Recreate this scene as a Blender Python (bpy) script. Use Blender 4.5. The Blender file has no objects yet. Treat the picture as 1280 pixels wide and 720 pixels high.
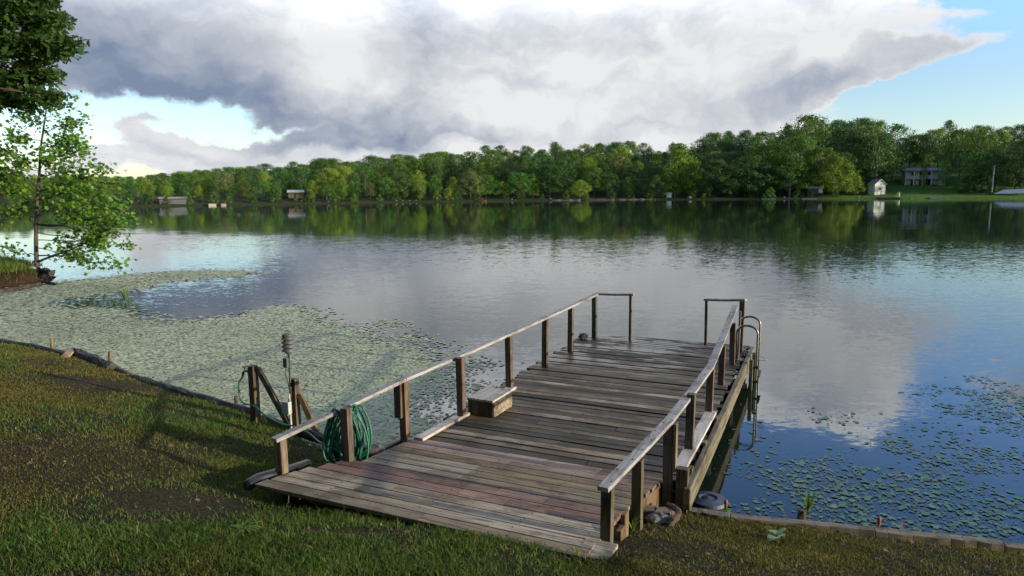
import bpy, math, random
import numpy as np
from mathutils import Vector, Matrix

random.seed(7)
RNG = np.random.default_rng(11)
R = math.radians
SC = bpy.context.scene
COL = SC.collection

# ------------------------------------------------------------------ camera
FPX, CAM_H = 853.3, 3.4                      # focal length in pixels of a 1280 wide frame, eye height over the water
PITCH, ROLL = math.atan((360 - 238) / FPX), R(0.46)
cam_d = bpy.data.cameras.new('camera')
cam_d.sensor_width = 36.0
cam_d.lens = 36.0 * FPX / 1280.0
cam_d.clip_start, cam_d.clip_end = 0.1, 4000
cam = bpy.data.objects.new('camera', cam_d)
COL.objects.link(cam)
cam.matrix_world = (Matrix.Translation((0, 0, CAM_H)) @ Matrix.Rotation(math.pi / 2 - PITCH, 4, 'X')
                    @ Matrix.Rotation(-ROLL, 4, 'Z'))
SC.camera = cam
CAM_MW = cam.matrix_world.copy()
CAM_INV = CAM_MW.inverted()

# ------------------------------------------------------------------ light
SUN_AZ, SUN_EL = R(113), R(11)               # azimuth measured from the view direction (+Y) towards the right (+X)
SKY_STRENGTH = 0.10
SC.view_settings.view_transform = 'Standard'
SC.view_settings.look = 'None'
SC.view_settings.gamma = 1.0
SC.view_settings.use_curve_mapping = False
SC.view_settings.exposure = 0.3
sun_dir = Vector((math.sin(SUN_AZ) * math.cos(SUN_EL), math.cos(SUN_AZ) * math.cos(SUN_EL), math.sin(SUN_EL)))
sl = bpy.data.lights.new('sun', 'SUN')
sl.energy = 4.4
sl.angle = R(0.6)
sl.color = (1.0, 0.88, 0.68)
so = bpy.data.objects.new('sun', sl)
COL.objects.link(so)
so.location = sun_dir * 60
so.rotation_euler = sun_dir.to_track_quat('Z', 'Y').to_euler()

# ------------------------------------------------------------------ pixel -> world helpers (numbers read off the photograph)
def ray(px, py):
    d = Vector(((px - 640) / FPX, -(py - 360) / FPX, -1.0))
    return (CAM_MW.to_3x3() @ d)
def at(px, py, z):
    d = ray(px, py)
    t = (z - CAM_H) / d.z
    return Vector((d.x * t, d.y * t, z))
def atY(px, py, Y):
    d = ray(px, py)
    t = Y / d.y
    return Vector((d.x * t, Y, CAM_H + d.z * t))
def proj(p):
    q = CAM_INV @ Vector(p)
    return 640 + FPX * q.x / -q.z, 360 - FPX * q.y / -q.z
def zat(x, y, py):
    lo, hi = -2.0, 60.0
    if math.hypot(x, y) < 60: hi = 3.38 if py > 250 else 20
    for _ in range(50):
        m = (lo + hi) / 2
        if proj((x, y, m))[1] > py: lo = m
        else: hi = m
    return (lo + hi) / 2

# ------------------------------------------------------------------ node helpers
class NT:
    def __init__(s, nt):
        s.nt = nt
    def n(s, t, ins=None, **kw):
        nd = s.nt.nodes.new(t)
        for k, v in kw.items(): setattr(nd, k, v)
        for k, v in (ins or {}).items():
            if isinstance(v, bpy.types.NodeSocket): s.nt.links.new(v, nd.inputs[k])
            else: nd.inputs[k].default_value = v
        return nd
    def m(s, op, a, b=0.0, c=None, clamp=False):
        ins = {0: a, 1: b}
        if c is not None: ins[2] = c
        nd = s.n('ShaderNodeMath', ins, operation=op)
        nd.use_clamp = clamp
        return nd.outputs[0]
    def v(s, op, a, b=None, sc=None):
        ins = {0: a}
        if b is not None: ins[1] = b
        if sc is not None: ins[3] = sc
        return s.n('ShaderNodeVectorMath', ins, operation=op).outputs[0]
    def mix(s, f, a, b, bt='MIX'):
        nd = s.nt.nodes.new('ShaderNodeMix'); nd.data_type = 'RGBA'; nd.blend_type = bt; nd.clamp_result = False
        for k, v in ((0, f), (6, a), (7, b)):
            if isinstance(v, bpy.types.NodeSocket): s.nt.links.new(v, nd.inputs[k])
            else: nd.inputs[k].default_value = v
        return nd.outputs[2]
    def ramp(s, f, a, b, lo=0.0, hi=1.0, smooth=True):
        nd = s.n('ShaderNodeMapRange', {0: f, 1: a, 2: b, 3: lo, 4: hi})
        if smooth: nd.interpolation_type = 'SMOOTHSTEP'
        return nd.outputs[0]
    def noise(s, vec, scale, detail=4, rough=.55, out=0, dist=0.0):
        return s.n('ShaderNodeTexNoise', {'Vector': vec, 'Scale': scale, 'Detail': detail, 'Roughness': rough, 'Distortion': dist}).outputs[out]
    def mapping(s, vec, loc=(0, 0, 0), rot=(0, 0, 0), sc=(1, 1, 1), vt='POINT'):
        return s.n('ShaderNodeMapping', {'Vector': vec, 'Location': loc, 'Rotation': rot, 'Scale': sc}, vector_type=vt).outputs[0]

def new_mat(name):
    m = bpy.data.materials.new(name); m.use_nodes = True
    m.node_tree.nodes.clear()
    t = NT(m.node_tree)
    out = t.n('ShaderNodeOutputMaterial')
    return m, t, out

# ------------------------------------------------------------------ world: sky with drifting cloud banks
W = bpy.data.worlds.new('World'); SC.world = W; W.use_nodes = True
W.node_tree.nodes.clear()
t = NT(W.node_tree)
sky = t.n('ShaderNodeTexSky', sky_type='NISHITA', sun_disc=False)
sky.sun_elevation = SUN_EL; sky.sun_rotation = SUN_AZ; sky.air_density = 1.0; sky.dust_density = 0.6; sky.ozone_density = 2.0
geo = t.n('ShaderNodeTexCoord').outputs['Generated']
sep = t.n('ShaderNodeSeparateXYZ', {0: geo})
az = t.m('MULTIPLY', t.m('ARCTAN2', sep.outputs[0], sep.outputs[1]), 57.2958)      # degrees, right positive
el = t.m('MULTIPLY', t.m('ARCSINE', sep.outputs[2]), 57.2958)
AE = t.n('ShaderNodeCombineXYZ', {0: az, 1: el, 2: 0.0}).outputs[0]
w1 = t.v('SCALE', t.v('SUBTRACT', t.noise(AE, 0.13, 6, .6, 1), (.5, .5, .5)), sc=7.5)
w2 = t.v('MULTIPLY', w1, (1.0, .8, 0.0))
AW = t.v('ADD', AE, w2)
fb = t.noise(t.mapping(AE, sc=(.55, 1.0, 1)), 0.20, 12, .62)                         # puffs
fine = t.noise(t.mapping(AW, loc=(3, 9, 2), sc=(.45, 1.0, 1)), 0.42, 12, .60)
def px_ae(px, py):
    d = ray(px, py).normalized()
    return math.degrees(math.atan2(d.x, d.y)), math.degrees(math.asin(d.z))
def blob(px, py, rx, ry, rot, w, vec=None):
    a, e = px_ae(px, py)
    k = 57.3 / FPX
    mp = t.mapping(vec or AW, loc=(a, e, 0), rot=(0, 0, R(rot)), sc=(rx * k, ry * k, 1), vt='TEXTURE')
    g = t.n('ShaderNodeTexGradient', {0: mp}, gradient_type='SPHERICAL').outputs[0]
    return t.m('MULTIPLY', t.m('MINIMUM', t.m('MULTIPLY', g, 2.0), 1.0), w)
def add_all(lst):
    s = lst[0]
    for q in lst[1:]: s = t.m('ADD', s, q)
    return s
#__SKY_BLOBS__
def sblob(px, py, rx, ry, rot, w):
    a, e = px_ae(px, py); k = 57.3 / FPX
    mp = t.mapping(AW, loc=(a, e, 0), rot=(0, 0, R(rot)), sc=(rx * k, ry * k, 1), vt='TEXTURE')
    return t.m('MULTIPLY', t.n('ShaderNodeTexGradient', {0: mp}, gradient_type='SPHERICAL').outputs[0], w)
cover = add_all([
    blob(250, 20, 560, 165, -10, 1.3), blob(120, -60, 500, 220, 0, 1.0), blob(600, 40, 400, 210, 5, 1.2), blob(330, 105, 300, 60, 0, .6),
    blob(800, 70, 330, 130, 8, 1.0), blob(1010, 105, 250, 42, 14, 1.0), blob(980, 50, 260, 60, 8, .8), blob(520, -150, 420, 240, 4, 1.0),
    blob(215, 168, 85, 30, 0, 1.0), blob(420, 180, 230, 26, 0, 1.0), blob(640, 160, 260, 60, 0, .9), blob(880, 160, 220, 40, 0, .7),
    blob(200, 205, 180, 14, 0, .7), blob(1060, 142, 130, 14, 6, .6),
    blob(250, -420, 650, 280, 0, .9), blob(700, -760, 700, 220, 0, .8), blob(1040, -48, 130, 36, 5, .95), blob(1120, -108, 90, 14, 8, .7), blob(1360, -60, 90, 34, 10, .9), blob(900, -560, 300, 70, 10, .7),
    blob(-700, -100, 700, 300, 0, 1.0), blob(2300, -100, 700, 120, 0, .5)])
cover = t.m('MINIMUM', cover, 1.05)
cover = add_all([cover, blob(110, 150, 190, 42, 4, -1.1), blob(300, 163, 110, 12, 0, -.6), blob(60, 205, 130, 22, 0, -.7), blob(560, 178, 120, 8, 0, -.3), blob(1230, 120, 190, 80, 0, -1.0), blob(1190, 14, 190, 36, 8, -.75), blob(1080, -170, 260, 80, 0, -.5)])
cover = t.m('ADD', cover, add_all([blob(1045, 100, 150, 30, 13, .95), blob(1040, 50, 190, 26, 8, .45), blob(205, 168, 75, 26, 0, .75), blob(380, 178, 150, 16, 0, .5), blob(120, 200, 110, 10, 0, .5)]))
wisp = t.noise(t.mapping(AW, rot=(0, 0, R(-12)), sc=(.18, 1.3, 1)), 0.5, 10, .62)
dn_ = t.m('ADD', cover, t.m('ADD', t.m('MULTIPLY', t.m('SUBTRACT', fb, .5), 1.7), t.m('MULTIPLY', t.m('SUBTRACT', wisp, .5), .9)))
dens = t.ramp(dn_, .28, .74)
shade = add_all([
    sblob(220, 108, 400, 80, -6, .75), sblob(410, 150, 250, 40, -4, .60), sblob(110, 60, 300, 130, -20, .35), sblob(330, 0, 340, 110, 0, .42), sblob(760, 10, 340, 60, 4, .22),
    sblob(500, 70, 80, 150, -14, .46), sblob(650, 40, 300, 90, 6, .18), sblob(1070, 98, 200, 30, 14, .8), sblob(900, 125, 170, 36, 12, .45),
    sblob(225, 190, 90, 10, 0, .3), sblob(215, 168, 120, 36, 0, -.45), sblob(600, 170, 330, 18, 0, .55), sblob(640, 108, 160, 20, -10, .25), sblob(780, 90, 60, 90, 20, .3), sblob(440, 182, 160, 9, 0, .35),
    sblob(200, -400, 500, 200, 0, .3), sblob(1050, -45, 170, 50, 8, .8), sblob(1360, -60, 100, 50, 12, 1.0), sblob(700, -800, 700, 240, 0, .4),
    sblob(425, 80, 80, 110, -30, -.75), sblob(640, 146, 260, 50, 0, -.2), sblob(-700, -60, 700, 320, 0, .5)])
shade = t.m('ADD', shade, t.m('MULTIPLY', t.m('SUBTRACT', fine, .5), .75))
shade = t.m('ADD', shade, t.m('MULTIPLY', t.m('SUBTRACT', fb, .5), .25))
shade = t.m('SUBTRACT', shade, t.ramp(dn_, 1.0, .5, 0, .28))                         # thin edges stay bright
bn = t.noise(t.mapping(AW, loc=(7, 2, 5), sc=(.7, 1.1, 1)), 0.30, 6, .52)
bil = t.m('ABSOLUTE', t.m('SUBTRACT', t.m('MULTIPLY', bn, 2.0), 1.0))
shade = t.m('ADD', shade, t.m('MULTIPLY', t.m('SUBTRACT', .14, bil), t.ramp(az, -22, -8, .45, .85)))
shade = t.n('ShaderNodeMapRange', {0: shade, 1: .0, 2: 1.25, 3: 0.0, 4: 1.0}).outputs[0]
cloud = t.mix(shade, (6.8, 6.85, 6.95, 1), (1.7, 2.2, 3.2, 1))
gain = t.m('MULTIPLY', t.ramp(el, 11, 20, 1.0, 2.7), t.ramp(el, 32, 48, 1.0, .30))
gain = t.m('MULTIPLY', gain, t.ramp(t.m('ABSOLUTE', az), 62, 100, 1.0, .42))
cloud = t.v('SCALE', cloud, sc=gain)
bm = t.mix(t.ramp(el, 7, 17), (1.9, 1.98, 2.2, 1), (2.4, 3.0, 4.3, 1))
blue = t.v('MULTIPLY', sky.outputs[0], bm)
blue = t.v('SCALE', blue, sc=t.m('MULTIPLY', t.ramp(el, 35, 55, 1.0, .45), t.ramp(t.m('ABSOLUTE', az), 70, 110, 1.0, .6)))
skycol = t.mix(dens, blue, cloud)
bg = t.n('ShaderNodeBackground', {0: skycol, 1: SKY_STRENGTH})
t.nt.links.new(bg.outputs[0], t.n('ShaderNodeOutputWorld').inputs[0])

# ------------------------------------------------------------------ tagging and mesh building
def tag(o, label=None, cat=None, group=None, kind=None):
    if label: o['label'] = label
    if cat: o['category'] = cat
    if group: o['group'] = group
    if kind: o['kind'] = kind
    return o
def empty(name, loc, label, cat, rz=0.0, group=None):
    o = bpy.data.objects.new(name, None); COL.objects.link(o)
    o.empty_display_size = .2
    o.location = loc; o.rotation_euler = (0, 0, rz)
    return tag(o, label, cat, group)
def link(name, me, mat, parent=None):
    o = bpy.data.objects.new(name, me); COL.objects.link(o)
    if mat: me.materials.append(mat)
    if parent: o.parent = parent
    return o
def set_tint(me, face_cols, counts):
    a = me.color_attributes.new('tint', 'FLOAT_COLOR', 'CORNER')
    c = np.repeat(np.asarray(face_cols, np.float32), counts, axis=0)
    a.data.foreach_set('color', c.ravel())
def mesh_np(name, V, k, cols=None, smooth=False):
    """V: (nfaces*k,3), every face its own k vertices"""
    nf = len(V) // k
    me = bpy.data.meshes.new(name)
    me.vertices.add(nf * k); me.vertices.foreach_set('co', np.asarray(V, np.float32).ravel())
    me.loops.add(nf * k); me.loops.foreach_set('vertex_index', np.arange(nf * k, dtype=np.int32))
    me.polygons.add(nf); me.polygons.foreach_set('loop_start', np.arange(0, nf * k, k, dtype=np.int32))
    me.update(calc_edges=True)
    if cols is not None: set_tint(me, cols, np.full(nf, k))
    if smooth: me.polygons.foreach_set('use_smooth', np.ones(nf, bool))
    return me
class MB:
    def __init__(s): s.v = []; s.f = []; s.c = []
    def face(s, idx, c): s.f.append(idx); s.c.append(c)
    def hexa(s, P, c=(.5, .5, .5, 0)):
        b = len(s.v); s.v += [tuple(p) for p in P]
        for q in ((0, 3, 2, 1), (4, 5, 6, 7), (0, 1, 5, 4), (1, 2, 6, 5), (2, 3, 7, 6), (3, 0, 4, 7)):
            s.face([b + i for i in q], c)
    def box(s, x0, x1, y0, y1, z0, z1, c=(.5, .5, .5, 0)):
        s.hexa([(x0, y0, z0), (x1, y0, z0), (x1, y1, z0), (x0, y1, z0), (x0, y0, z1), (x1, y0, z1), (x1, y1, z1), (x0, y1, z1)], c)
    def beam(s, p, q, w, h, c=(.5, .5, .5, 0), up=(0, 0, 1)):
        p, q = Vector(p), Vector(q); d = (q - p).normalized()
        sd = d.cross(Vector(up)).normalized() * (w / 2); u = sd.normalized().cross(d) * (h / 2)
        s.hexa([p - sd - u, p + sd - u, q + sd - u, q - sd - u, p - sd + u, p + sd + u, q + sd + u, q - sd + u], c)
    def tube(s, pts, r, n=8, c=(.5, .5, .5, 0), cap=True, jit=0.0):
        pts = [Vector(p) for p in pts]
        if not hasattr(r, '__len__'): r = [r] * len(pts)
        rings = []; prev = None
        for i, p in enumerate(pts):
            d = (pts[min(i + 1, len(pts) - 1)] - pts[max(i - 1, 0)]).normalized()
            if prev is None:
                a = d.orthogonal().normalized()
            else:
                a = prev - d * prev.dot(d)
                a = a.normalized() if a.length > 1e-6 else d.orthogonal().normalized()
            prev = a; b = d.cross(a)
            base = len(s.v)
            for k in range(n):
                th = 2 * math.pi * k / n
                rr = r[i] * (1 + random.uniform(-jit, jit))
                s.v.append(tuple(p + a * (math.cos(th) * rr) + b * (math.sin(th) * rr)))
            rings.append(base)
        for i in range(len(rings) - 1):
            A, B = rings[i], rings[i + 1]
            for k in range(n):
                k2 = (k + 1) % n
                s.face([A + k, A + k2, B + k2, B + k], c)
        if cap:
            s.face([rings[0] + k for k in reversed(range(n))], c); s.face([rings[-1] + k for k in range(n)], c)
    def lathe(s, prof, n=20, c=(.5, .5, .5, 0), o=(0, 0, 0)):
        base = len(s.v)
        for r, z in prof:
            for k in range(n):
                th = 2 * math.pi * k / n
                s.v.append((o[0] + r * math.cos(th), o[1] + r * math.sin(th), o[2] + z))
        for i in range(len(prof) - 1):
            for k in range(n):
                k2 = (k + 1) % n
                s.face([base + i * n + k, base + i * n + k2, base + (i + 1) * n + k2, base + (i + 1) * n + k], c)
        s.face([base + k for k in reversed(range(n))], c)
        s.face([base + (len(prof) - 1) * n + k for k in range(n)], c)
    def build(s, name, mat, parent=None, bevel=0.0, smooth=False):
        me = bpy.data.meshes.new(name)
        me.from_pydata(s.v, [], s.f); me.update()
        set_tint(me, s.c, [len(f) for f in s.f])
        if smooth: me.polygons.foreach_set('use_smooth', np.ones(len(s.f), bool))
        o = link(name, me, mat, parent)
        if bevel:
            b = o.modifiers.new('bevel', 'BEVEL'); b.width = bevel; b.segments = 2; b.limit_method = 'ANGLE'
        return o

# numpy value noise for masks
_T = RNG.random((256, 256))
def vnoise(x, y, s, o=0):
    x = x * s + 31.7 * (o + 1); y = y * s + 17.3 * (o + 1)
    xi = np.floor(x).astype(int); yi = np.floor(y).astype(int); fx = x - xi; fy = y - yi
    fx = fx * fx * (3 - 2 * fx); fy = fy * fy * (3 - 2 * fy)
    g = lambda a, b: _T[a & 255, b & 255]
    return (g(xi, yi) * (1 - fx) + g(xi + 1, yi) * fx) * (1 - fy) + (g(xi, yi + 1) * (1 - fx) + g(xi + 1, yi + 1) * fx) * fy
def fbm(x, y, s, oct=4, o=0):
    r = 0; a = .5; n = 0
    for i in range(oct):
        r = r + a * vnoise(x, y, s * 2 ** i, o + i); n += a; a *= .5
    return r / n
def in_poly(x, y, P):
    ins = np.zeros(np.shape(x), bool)
    for i in range(len(P)):
        x1, y1 = P[i][0], P[i][1]; x2, y2 = P[(i + 1) % len(P)][0], P[(i + 1) % len(P)][1]
        c = ((y1 > y) != (y2 > y)) & (x < (x2 - x1) * (y - y1) / (y2 - y1 + 1e-12) + x1)
        ins ^= c
    return ins
def dist_poly(x, y, P, closed=True):
    d = np.full(np.shape(x), 1e9)
    n = len(P) if closed else len(P) - 1
    for i in range(n):
        ax, ay = P[i][0], P[i][1]; bx, by = P[(i + 1) % len(P)][0], P[(i + 1) % len(P)][1]
        vx, vy = bx - ax, by - ay
        tt = np.clip(((x - ax) * vx + (y - ay) * vy) / (vx * vx + vy * vy), 0, 1)
        d = np.minimum(d, np.hypot(x - ax - tt * vx, y - ay - tt * vy))
    return d

# ------------------------------------------------------------------ materials
def mat_wood(name, base, dark, axis, gloss=.75, grain=1.0, tintmix=1.0, wet=False, moss=0.0):
    m, t, out = new_mat(name)
    co = t.n('ShaderNodeTexCoord').outputs['Object']
    at_ = t.n('ShaderNodeAttribute', attribute_name='tint', attribute_type='GEOMETRY')
    off = t.v('SCALE', t.n('ShaderNodeCombineXYZ', {0: at_.outputs['Alpha'], 1: at_.outputs['Alpha'], 2: at_.outputs['Alpha']}).outputs[0], sc=37.0)
    c2 = t.v('ADD', co, off)
    scl = {'x': (1.2, 26, 26), 'y': (26, 1.2, 26), 'z': (26, 26, 1.2)}[axis]
    g1 = t.noise(t.mapping(c2, sc=scl), 1.0, 6, .65, dist=.6)
    g2 = t.noise(t.mapping(c2, sc=tuple(v * 3.2 for v in scl)), 1.0, 4, .6)
    big = t.noise(t.mapping(c2, sc=tuple(.16 * v + 1.2 for v in scl)), 1.0, 5, .6)
    spots = t.noise(co, 42.0, 3, .6)
    f = t.ramp(t.m('ADD', t.m('MULTIPLY', g1, .65), t.m('MULTIPLY', g2, .35)), .38, .58)
    c = t.mix(f, (*dark, 1), (*base, 1))
    c = t.mix(t.m('MULTIPLY', t.ramp(big, .42, .68), .6), c, tuple(.5 * b + .10 for b in base) + (1,))
    tn = t.v('SCALE', at_.outputs['Color'], sc=2.0)
    c = t.mix(tintmix, c, tn, 'MULTIPLY')
    c = t.mix(t.m('MULTIPLY', t.ramp(spots, .66, .74), .55), c, (dark[0] * .6, dark[1] * .6, dark[2] * .6, 1))
    stain = t.ramp(t.noise(t.mapping(co, sc=(1.5, 1.5, 1.5)), 1.7, 7, .68), .50, .60)
    c = t.mix(t.m('MULTIPLY', stain, .55), c, t.mix(1.0, c, (.36, .33, .29, 1), 'MULTIPLY'))
    if moss: 
        ms = t.ramp(t.noise(co, 2.3, 6, .7), .46, .64)
        c = t.mix(t.m('MULTIPLY', ms, moss), c, (.05, .055, .018, 1))
    rough = t.ramp(g1, .3, .7, gloss - .12, gloss + .12)
    if wet:
        wn = t.noise(t.mapping(co, sc=(1.0, 2.6, 1)), 1.2, 5, .6)
        s2 = t.n('ShaderNodeSeparateXYZ', {0: co})
        wm = t.m('MULTIPLY', t.ramp(wn, .44, .56), t.m('MULTIPLY', t.ramp(s2.outputs[1], 0.6, 2.6), t.ramp(s2.outputs[0], 1.35, .4)))
        rough = t.m('MULTIPLY', rough, t.ramp(wm, 0, 1, 1, .42))
        c = t.mix(t.m('MULTIPLY', wm, .3), c, tuple(v * .4 for v in dark) + (1,))
        wetamp = t.ramp(wm, 0, 1, 1, .6)
    bs = t.n('ShaderNodeBsdfPrincipled', {'Base Color': c, 'Roughness': rough, 'Specular IOR Level': .32})
    h = t.m('ADD', t.m('MULTIPLY', g1, .7), t.m('MULTIPLY', g2, .5))
    bp = t.n('ShaderNodeBump', {'Strength': .55 * grain, 'Distance': .006, 'Height': h})
    if wet: t.nt.links.new(t.m('MULTIPLY', wetamp, .55 * grain), bp.inputs['Strength'])
    t.nt.links.new(bp.outputs[0], bs.inputs['Normal'])
    t.nt.links.new(bs.outputs[0], out.inputs[0])
    return m
def mat_plain(name, col, rough=.6, metal=0.0, var=.25, scale=6.0, bump=0.0):
    m, t, out = new_mat(name)
    co = t.n('ShaderNodeTexCoord').outputs['Object']
    n = t.noise(co, scale, 5, .6)
    c = t.mix(t.ramp(n, .3, .7), tuple(v * (1 - var) for v in col) + (1,), tuple(min(1, v * (1 + var)) for v in col) + (1,))
    bs = t.n('ShaderNodeBsdfPrincipled', {'Base Color': c, 'Roughness': rough, 'Metallic': metal})
    if bump:
        bp = t.n('ShaderNodeBump', {'Strength': bump, 'Distance': .02, 'Height': t.noise(co, scale * 4, 5, .65)})
        t.nt.links.new(bp.outputs[0], bs.inputs['Normal'])
    t.nt.links.new(bs.outputs[0], out.inputs[0])
    return m
def mat_leaf(name, col, trans=.35, var=.35, hue=.04, rough=.55, objvar=.3, spec=.3):
    """thin leaf: diffuse + translucent, tinted by the 'tint' attribute and per object"""
    m, t, out = new_mat(name)
    at_ = t.n('ShaderNodeAttribute', attribute_name='tint', attribute_type='GEOMETRY')
    oi = t.n('ShaderNodeObjectInfo').outputs['Random']
    c = t.mix(1.0, (*col, 1), t.v('SCALE', at_.outputs['Color'], sc=2.0), 'MULTIPLY')
    hs = t.n('ShaderNodeHueSaturation', {'Hue': t.m('ADD', .5 - hue / 2, t.m('MULTIPLY', oi, hue)), 'Saturation': 1.0,
             'Value': t.m('ADD', 1 - objvar / 2, t.m('MULTIPLY', t.m('FRACT', t.m('MULTIPLY', oi, 7.31)), objvar)), 'Fac': 1.0, 'Color': c}).outputs[0]
    bs = t.n('ShaderNodeBsdfPrincipled', {'Base Color': hs, 'Roughness': rough, 'Specular IOR Level': spec})
    tr = t.n('ShaderNodeBsdfTranslucent', {'Color': t.mix(.5, hs, (.16, .22, .02, 1))})
    mx = t.n('ShaderNodeMixShader', {0: trans, 1: bs.outputs[0], 2: tr.outputs[0]})
    t.nt.links.new(mx.outputs[0], out.inputs[0])
    return m

M = {}
M['deck'] = mat_wood('deck_wood', (.098, .073, .043), (.014, .010, .006), 'x', .74, 1.2, wet=True, moss=.35)
M['ramp'] = mat_wood('ramp_wood', (.26, .215, .155), (.048, .035, .023), 'x', .76, 1.0, moss=.12)
M['rail'] = mat_wood('rail_wood', (.40, .375, .34), (.18, .16, .135), 'y', .7, .9)
M['railx'] = mat_wood('cross_rail_wood', (.36, .33, .29), (.15, .13, .11), 'x', .7, .9)
M['post'] = mat_wood('post_wood', (.155, .118, .074), (.032, .022, .014), 'z', .75, 1.0, moss=.1)
M['beam'] = mat_wood('beam_wood', (.22, .20, .14), (.06, .05, .035), 'y', .8, 1.6, moss=.35)
M['log'] = mat_wood('old_log', (.075, .07, .065), (.022, .02, .018), 'x', .85, 1.6, moss=.25)
M['edge'] = mat_wood('edging_wood', (.20, .17, .13), (.08, .065, .05), 'x', .8, 1.2, moss=.2)
M['bark'] = mat_plain('bark', (.085, .065, .045), .9, 0, .4, 5, .8)
M['palebark'] = mat_plain('pale_bark', (.20, .17, .13), .9, 0, .4, 5, .6)
M['chrome'] = mat_plain('tube_metal', (.25, .24, .23), .38, 1.0, .1)
M['black'] = mat_plain('black_plastic', (.018, .018, .02), .45, 0, .2)
M['hose'] = mat_plain('green_rubber', (.010, .13, .068), .45, 0, .15)
M['grey'] = mat_plain('grey_plastic', (.09, .095, .09), .5, 0, .15)
M['paleplastic'] = mat_plain('pale_plastic', (.50, .50, .42), .5, 0, .15)
M['iron'] = mat_plain('dark_iron', (.05, .05, .05), .5, .7, .3)
M['stone'] = mat_plain('stone', (.20, .19, .16), .9, 0, .3, 5, .6)
M['white'] = mat_plain('white_paint', (.72, .66, .52), .6, 0, .06)
M['cream'] = mat_plain('cream_siding', (.70, .67, .50), .6, 0, .08)
M['offwhite'] = mat_plain('grey_siding', (.70, .62, .42), .7, 0, .1)
M['roof'] = mat_plain('shingle_roof', (.30, .26, .22), .9, 0, .2, 3)
M['roofpale'] = mat_plain('metal_roof', (.45, .42, .40), .5, .2, .1, 3)
M['glass'] = mat_plain('window_glass', (.02, .025, .03), .08, 0, .1)
M['darkwood'] = mat_plain('dark_wood', (.10, .075, .055), .85, 0, .3, 3)
M['sandpaint'] = mat_plain('tan_paint', (.42, .36, .26), .7, 0, .1)
M['sand'] = mat_plain('sand', (.12, .11, .07), .95, 0, .2, 1)
M['redpaint'] = mat_plain('red_paint', (.14, .05, .035), .6, 0, .2)
M['yellow'] = mat_plain('yellow_plastic', (.55, .60, .08), .45, 0, .1)
M['pad'] = mat_leaf('lily_pad', (.055, .135, .052), .05, .3, 0, .4, 0, .5)
M['weed'] = mat_leaf('duckweed', (.41, .44, .25), .0, .3, 0, .65, 0, .3)
M['grass'] = mat_leaf('grass_blade', (.122, .132, .028), .35, .3, 0, .6, 0, .25)
M['leaf_oak'] = mat_leaf('oak_leaf', (.045, .098, .020), .38, .3, 0, .5, 0, .3)
M['leaf_syc'] = mat_leaf('sycamore_leaf', (.125, .27, .03), .5, .3, 0, .5, 0, .3)
M['leaf_mid'] = mat_leaf('tree_leaf_mid', (.098, .190, .024), .25, .3, .05, .6, .5, .2)
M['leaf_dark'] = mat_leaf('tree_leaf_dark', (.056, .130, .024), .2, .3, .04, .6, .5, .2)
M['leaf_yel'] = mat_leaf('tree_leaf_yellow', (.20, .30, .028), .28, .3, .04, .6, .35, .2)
M['leaf_olive'] = mat_leaf('tree_leaf_olive', (.15, .19, .05), .25, .3, .03, .6, .35, .2)
M['litter'] = mat_leaf('dead_leaf', (.20, .12, .07), .1, .3, 0, .8, 0, .2)
M['fleaf'] = mat_leaf('pale_leaf', (.30, .42, .20), .25, .3, 0, .6, 0, .3)

# water
def mat_water():
    m, t, out = new_mat('lake_water')
    P = t.n('ShaderNodeNewGeometry').outputs['Position']
    s = t.n('ShaderNodeSeparateXYZ', {0: P})
    dist = t.n('ShaderNodeVectorMath', {0: t.v('MULTIPLY', P, (1, 1, 0))}, operation='LENGTH').outputs['Value']
    def slopes(sx, sy, rot, scale, amp, detail=3):
        v = t.mapping(P, rot=(0, 0, R(rot)), sc=(sx, sy, 1))
        n = t.v('SUBTRACT', t.noise(v, scale, detail, .55, 1), (.5, .5, .5))
        a = t.v('MULTIPLY', n, (amp * .55, amp, 0))
        return a
    patch = t.noise(t.mapping(P, rot=(0, 0, R(12)), sc=(.35, 1, 1)), .045, 3, .6)              # wind patches
    streak = t.noise(t.mapping(P, loc=(40, 0, 0), rot=(0, 0, R(3)), sc=(.10, 1, 1)), .05, 4, .6)
    mid = t.m('MULTIPLY', t.ramp(dist, 7, 16), t.ramp(dist, 62, 46))
    mid = t.m('MULTIPLY', mid, t.ramp(patch, .30, .60, .55, 1.15))
    far = t.m('MULTIPLY', t.m('MULTIPLY', t.ramp(dist, 80, 90), t.ramp(dist, 165, 140)), t.ramp(streak, .60, .66))
    sp = at(745, 259.5, 0)
    e1 = t.n('ShaderNodeVectorMath', {0: t.mapping(P, loc=(-sp.x / 24, -sp.y / 13, 0), sc=(1 / 24, 1 / 13, 0))}, operation='LENGTH').outputs['Value']
    e1 = t.m('ADD', e1, t.m('MULTIPLY', t.m('SUBTRACT', streak, .5), 1.2))
    far = t.m('ADD', far, t.m('MULTIPLY', t.ramp(e1, 1.05, .75), 1.1))
    rip = t.m('ADD', t.m('ADD', t.m('MULTIPLY', mid, 1.0), t.m('MULTIPLY', far, .8)), .10)
    a = t.v('ADD', slopes(1, 2.2, 6, 2.4, .060), slopes(1, 2.0, -14, 8.0, .070, 2))
    a = t.v('SCALE', a, sc=rip)
    swell = slopes(.5, 1.3, 10, .7, .014, 2)
    nrm = t.v('NORMALIZE', t.v('ADD', t.v('ADD', a, swell), (0, 0, 1)))
    murk = t.noise(P, .35, 3, .5)
    c = t.mix(murk, (.010, .020, .012, 1), (.020, .030, .016, 1))
    bs = t.n('ShaderNodeBsdfPrincipled', {'Base Color': c, 'Roughness': .04, 'IOR': 1.45, 'Normal': nrm})
    t.nt.links.new(bs.outputs[0], out.inputs[0])
    return m
M['water'] = mat_water()

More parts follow.
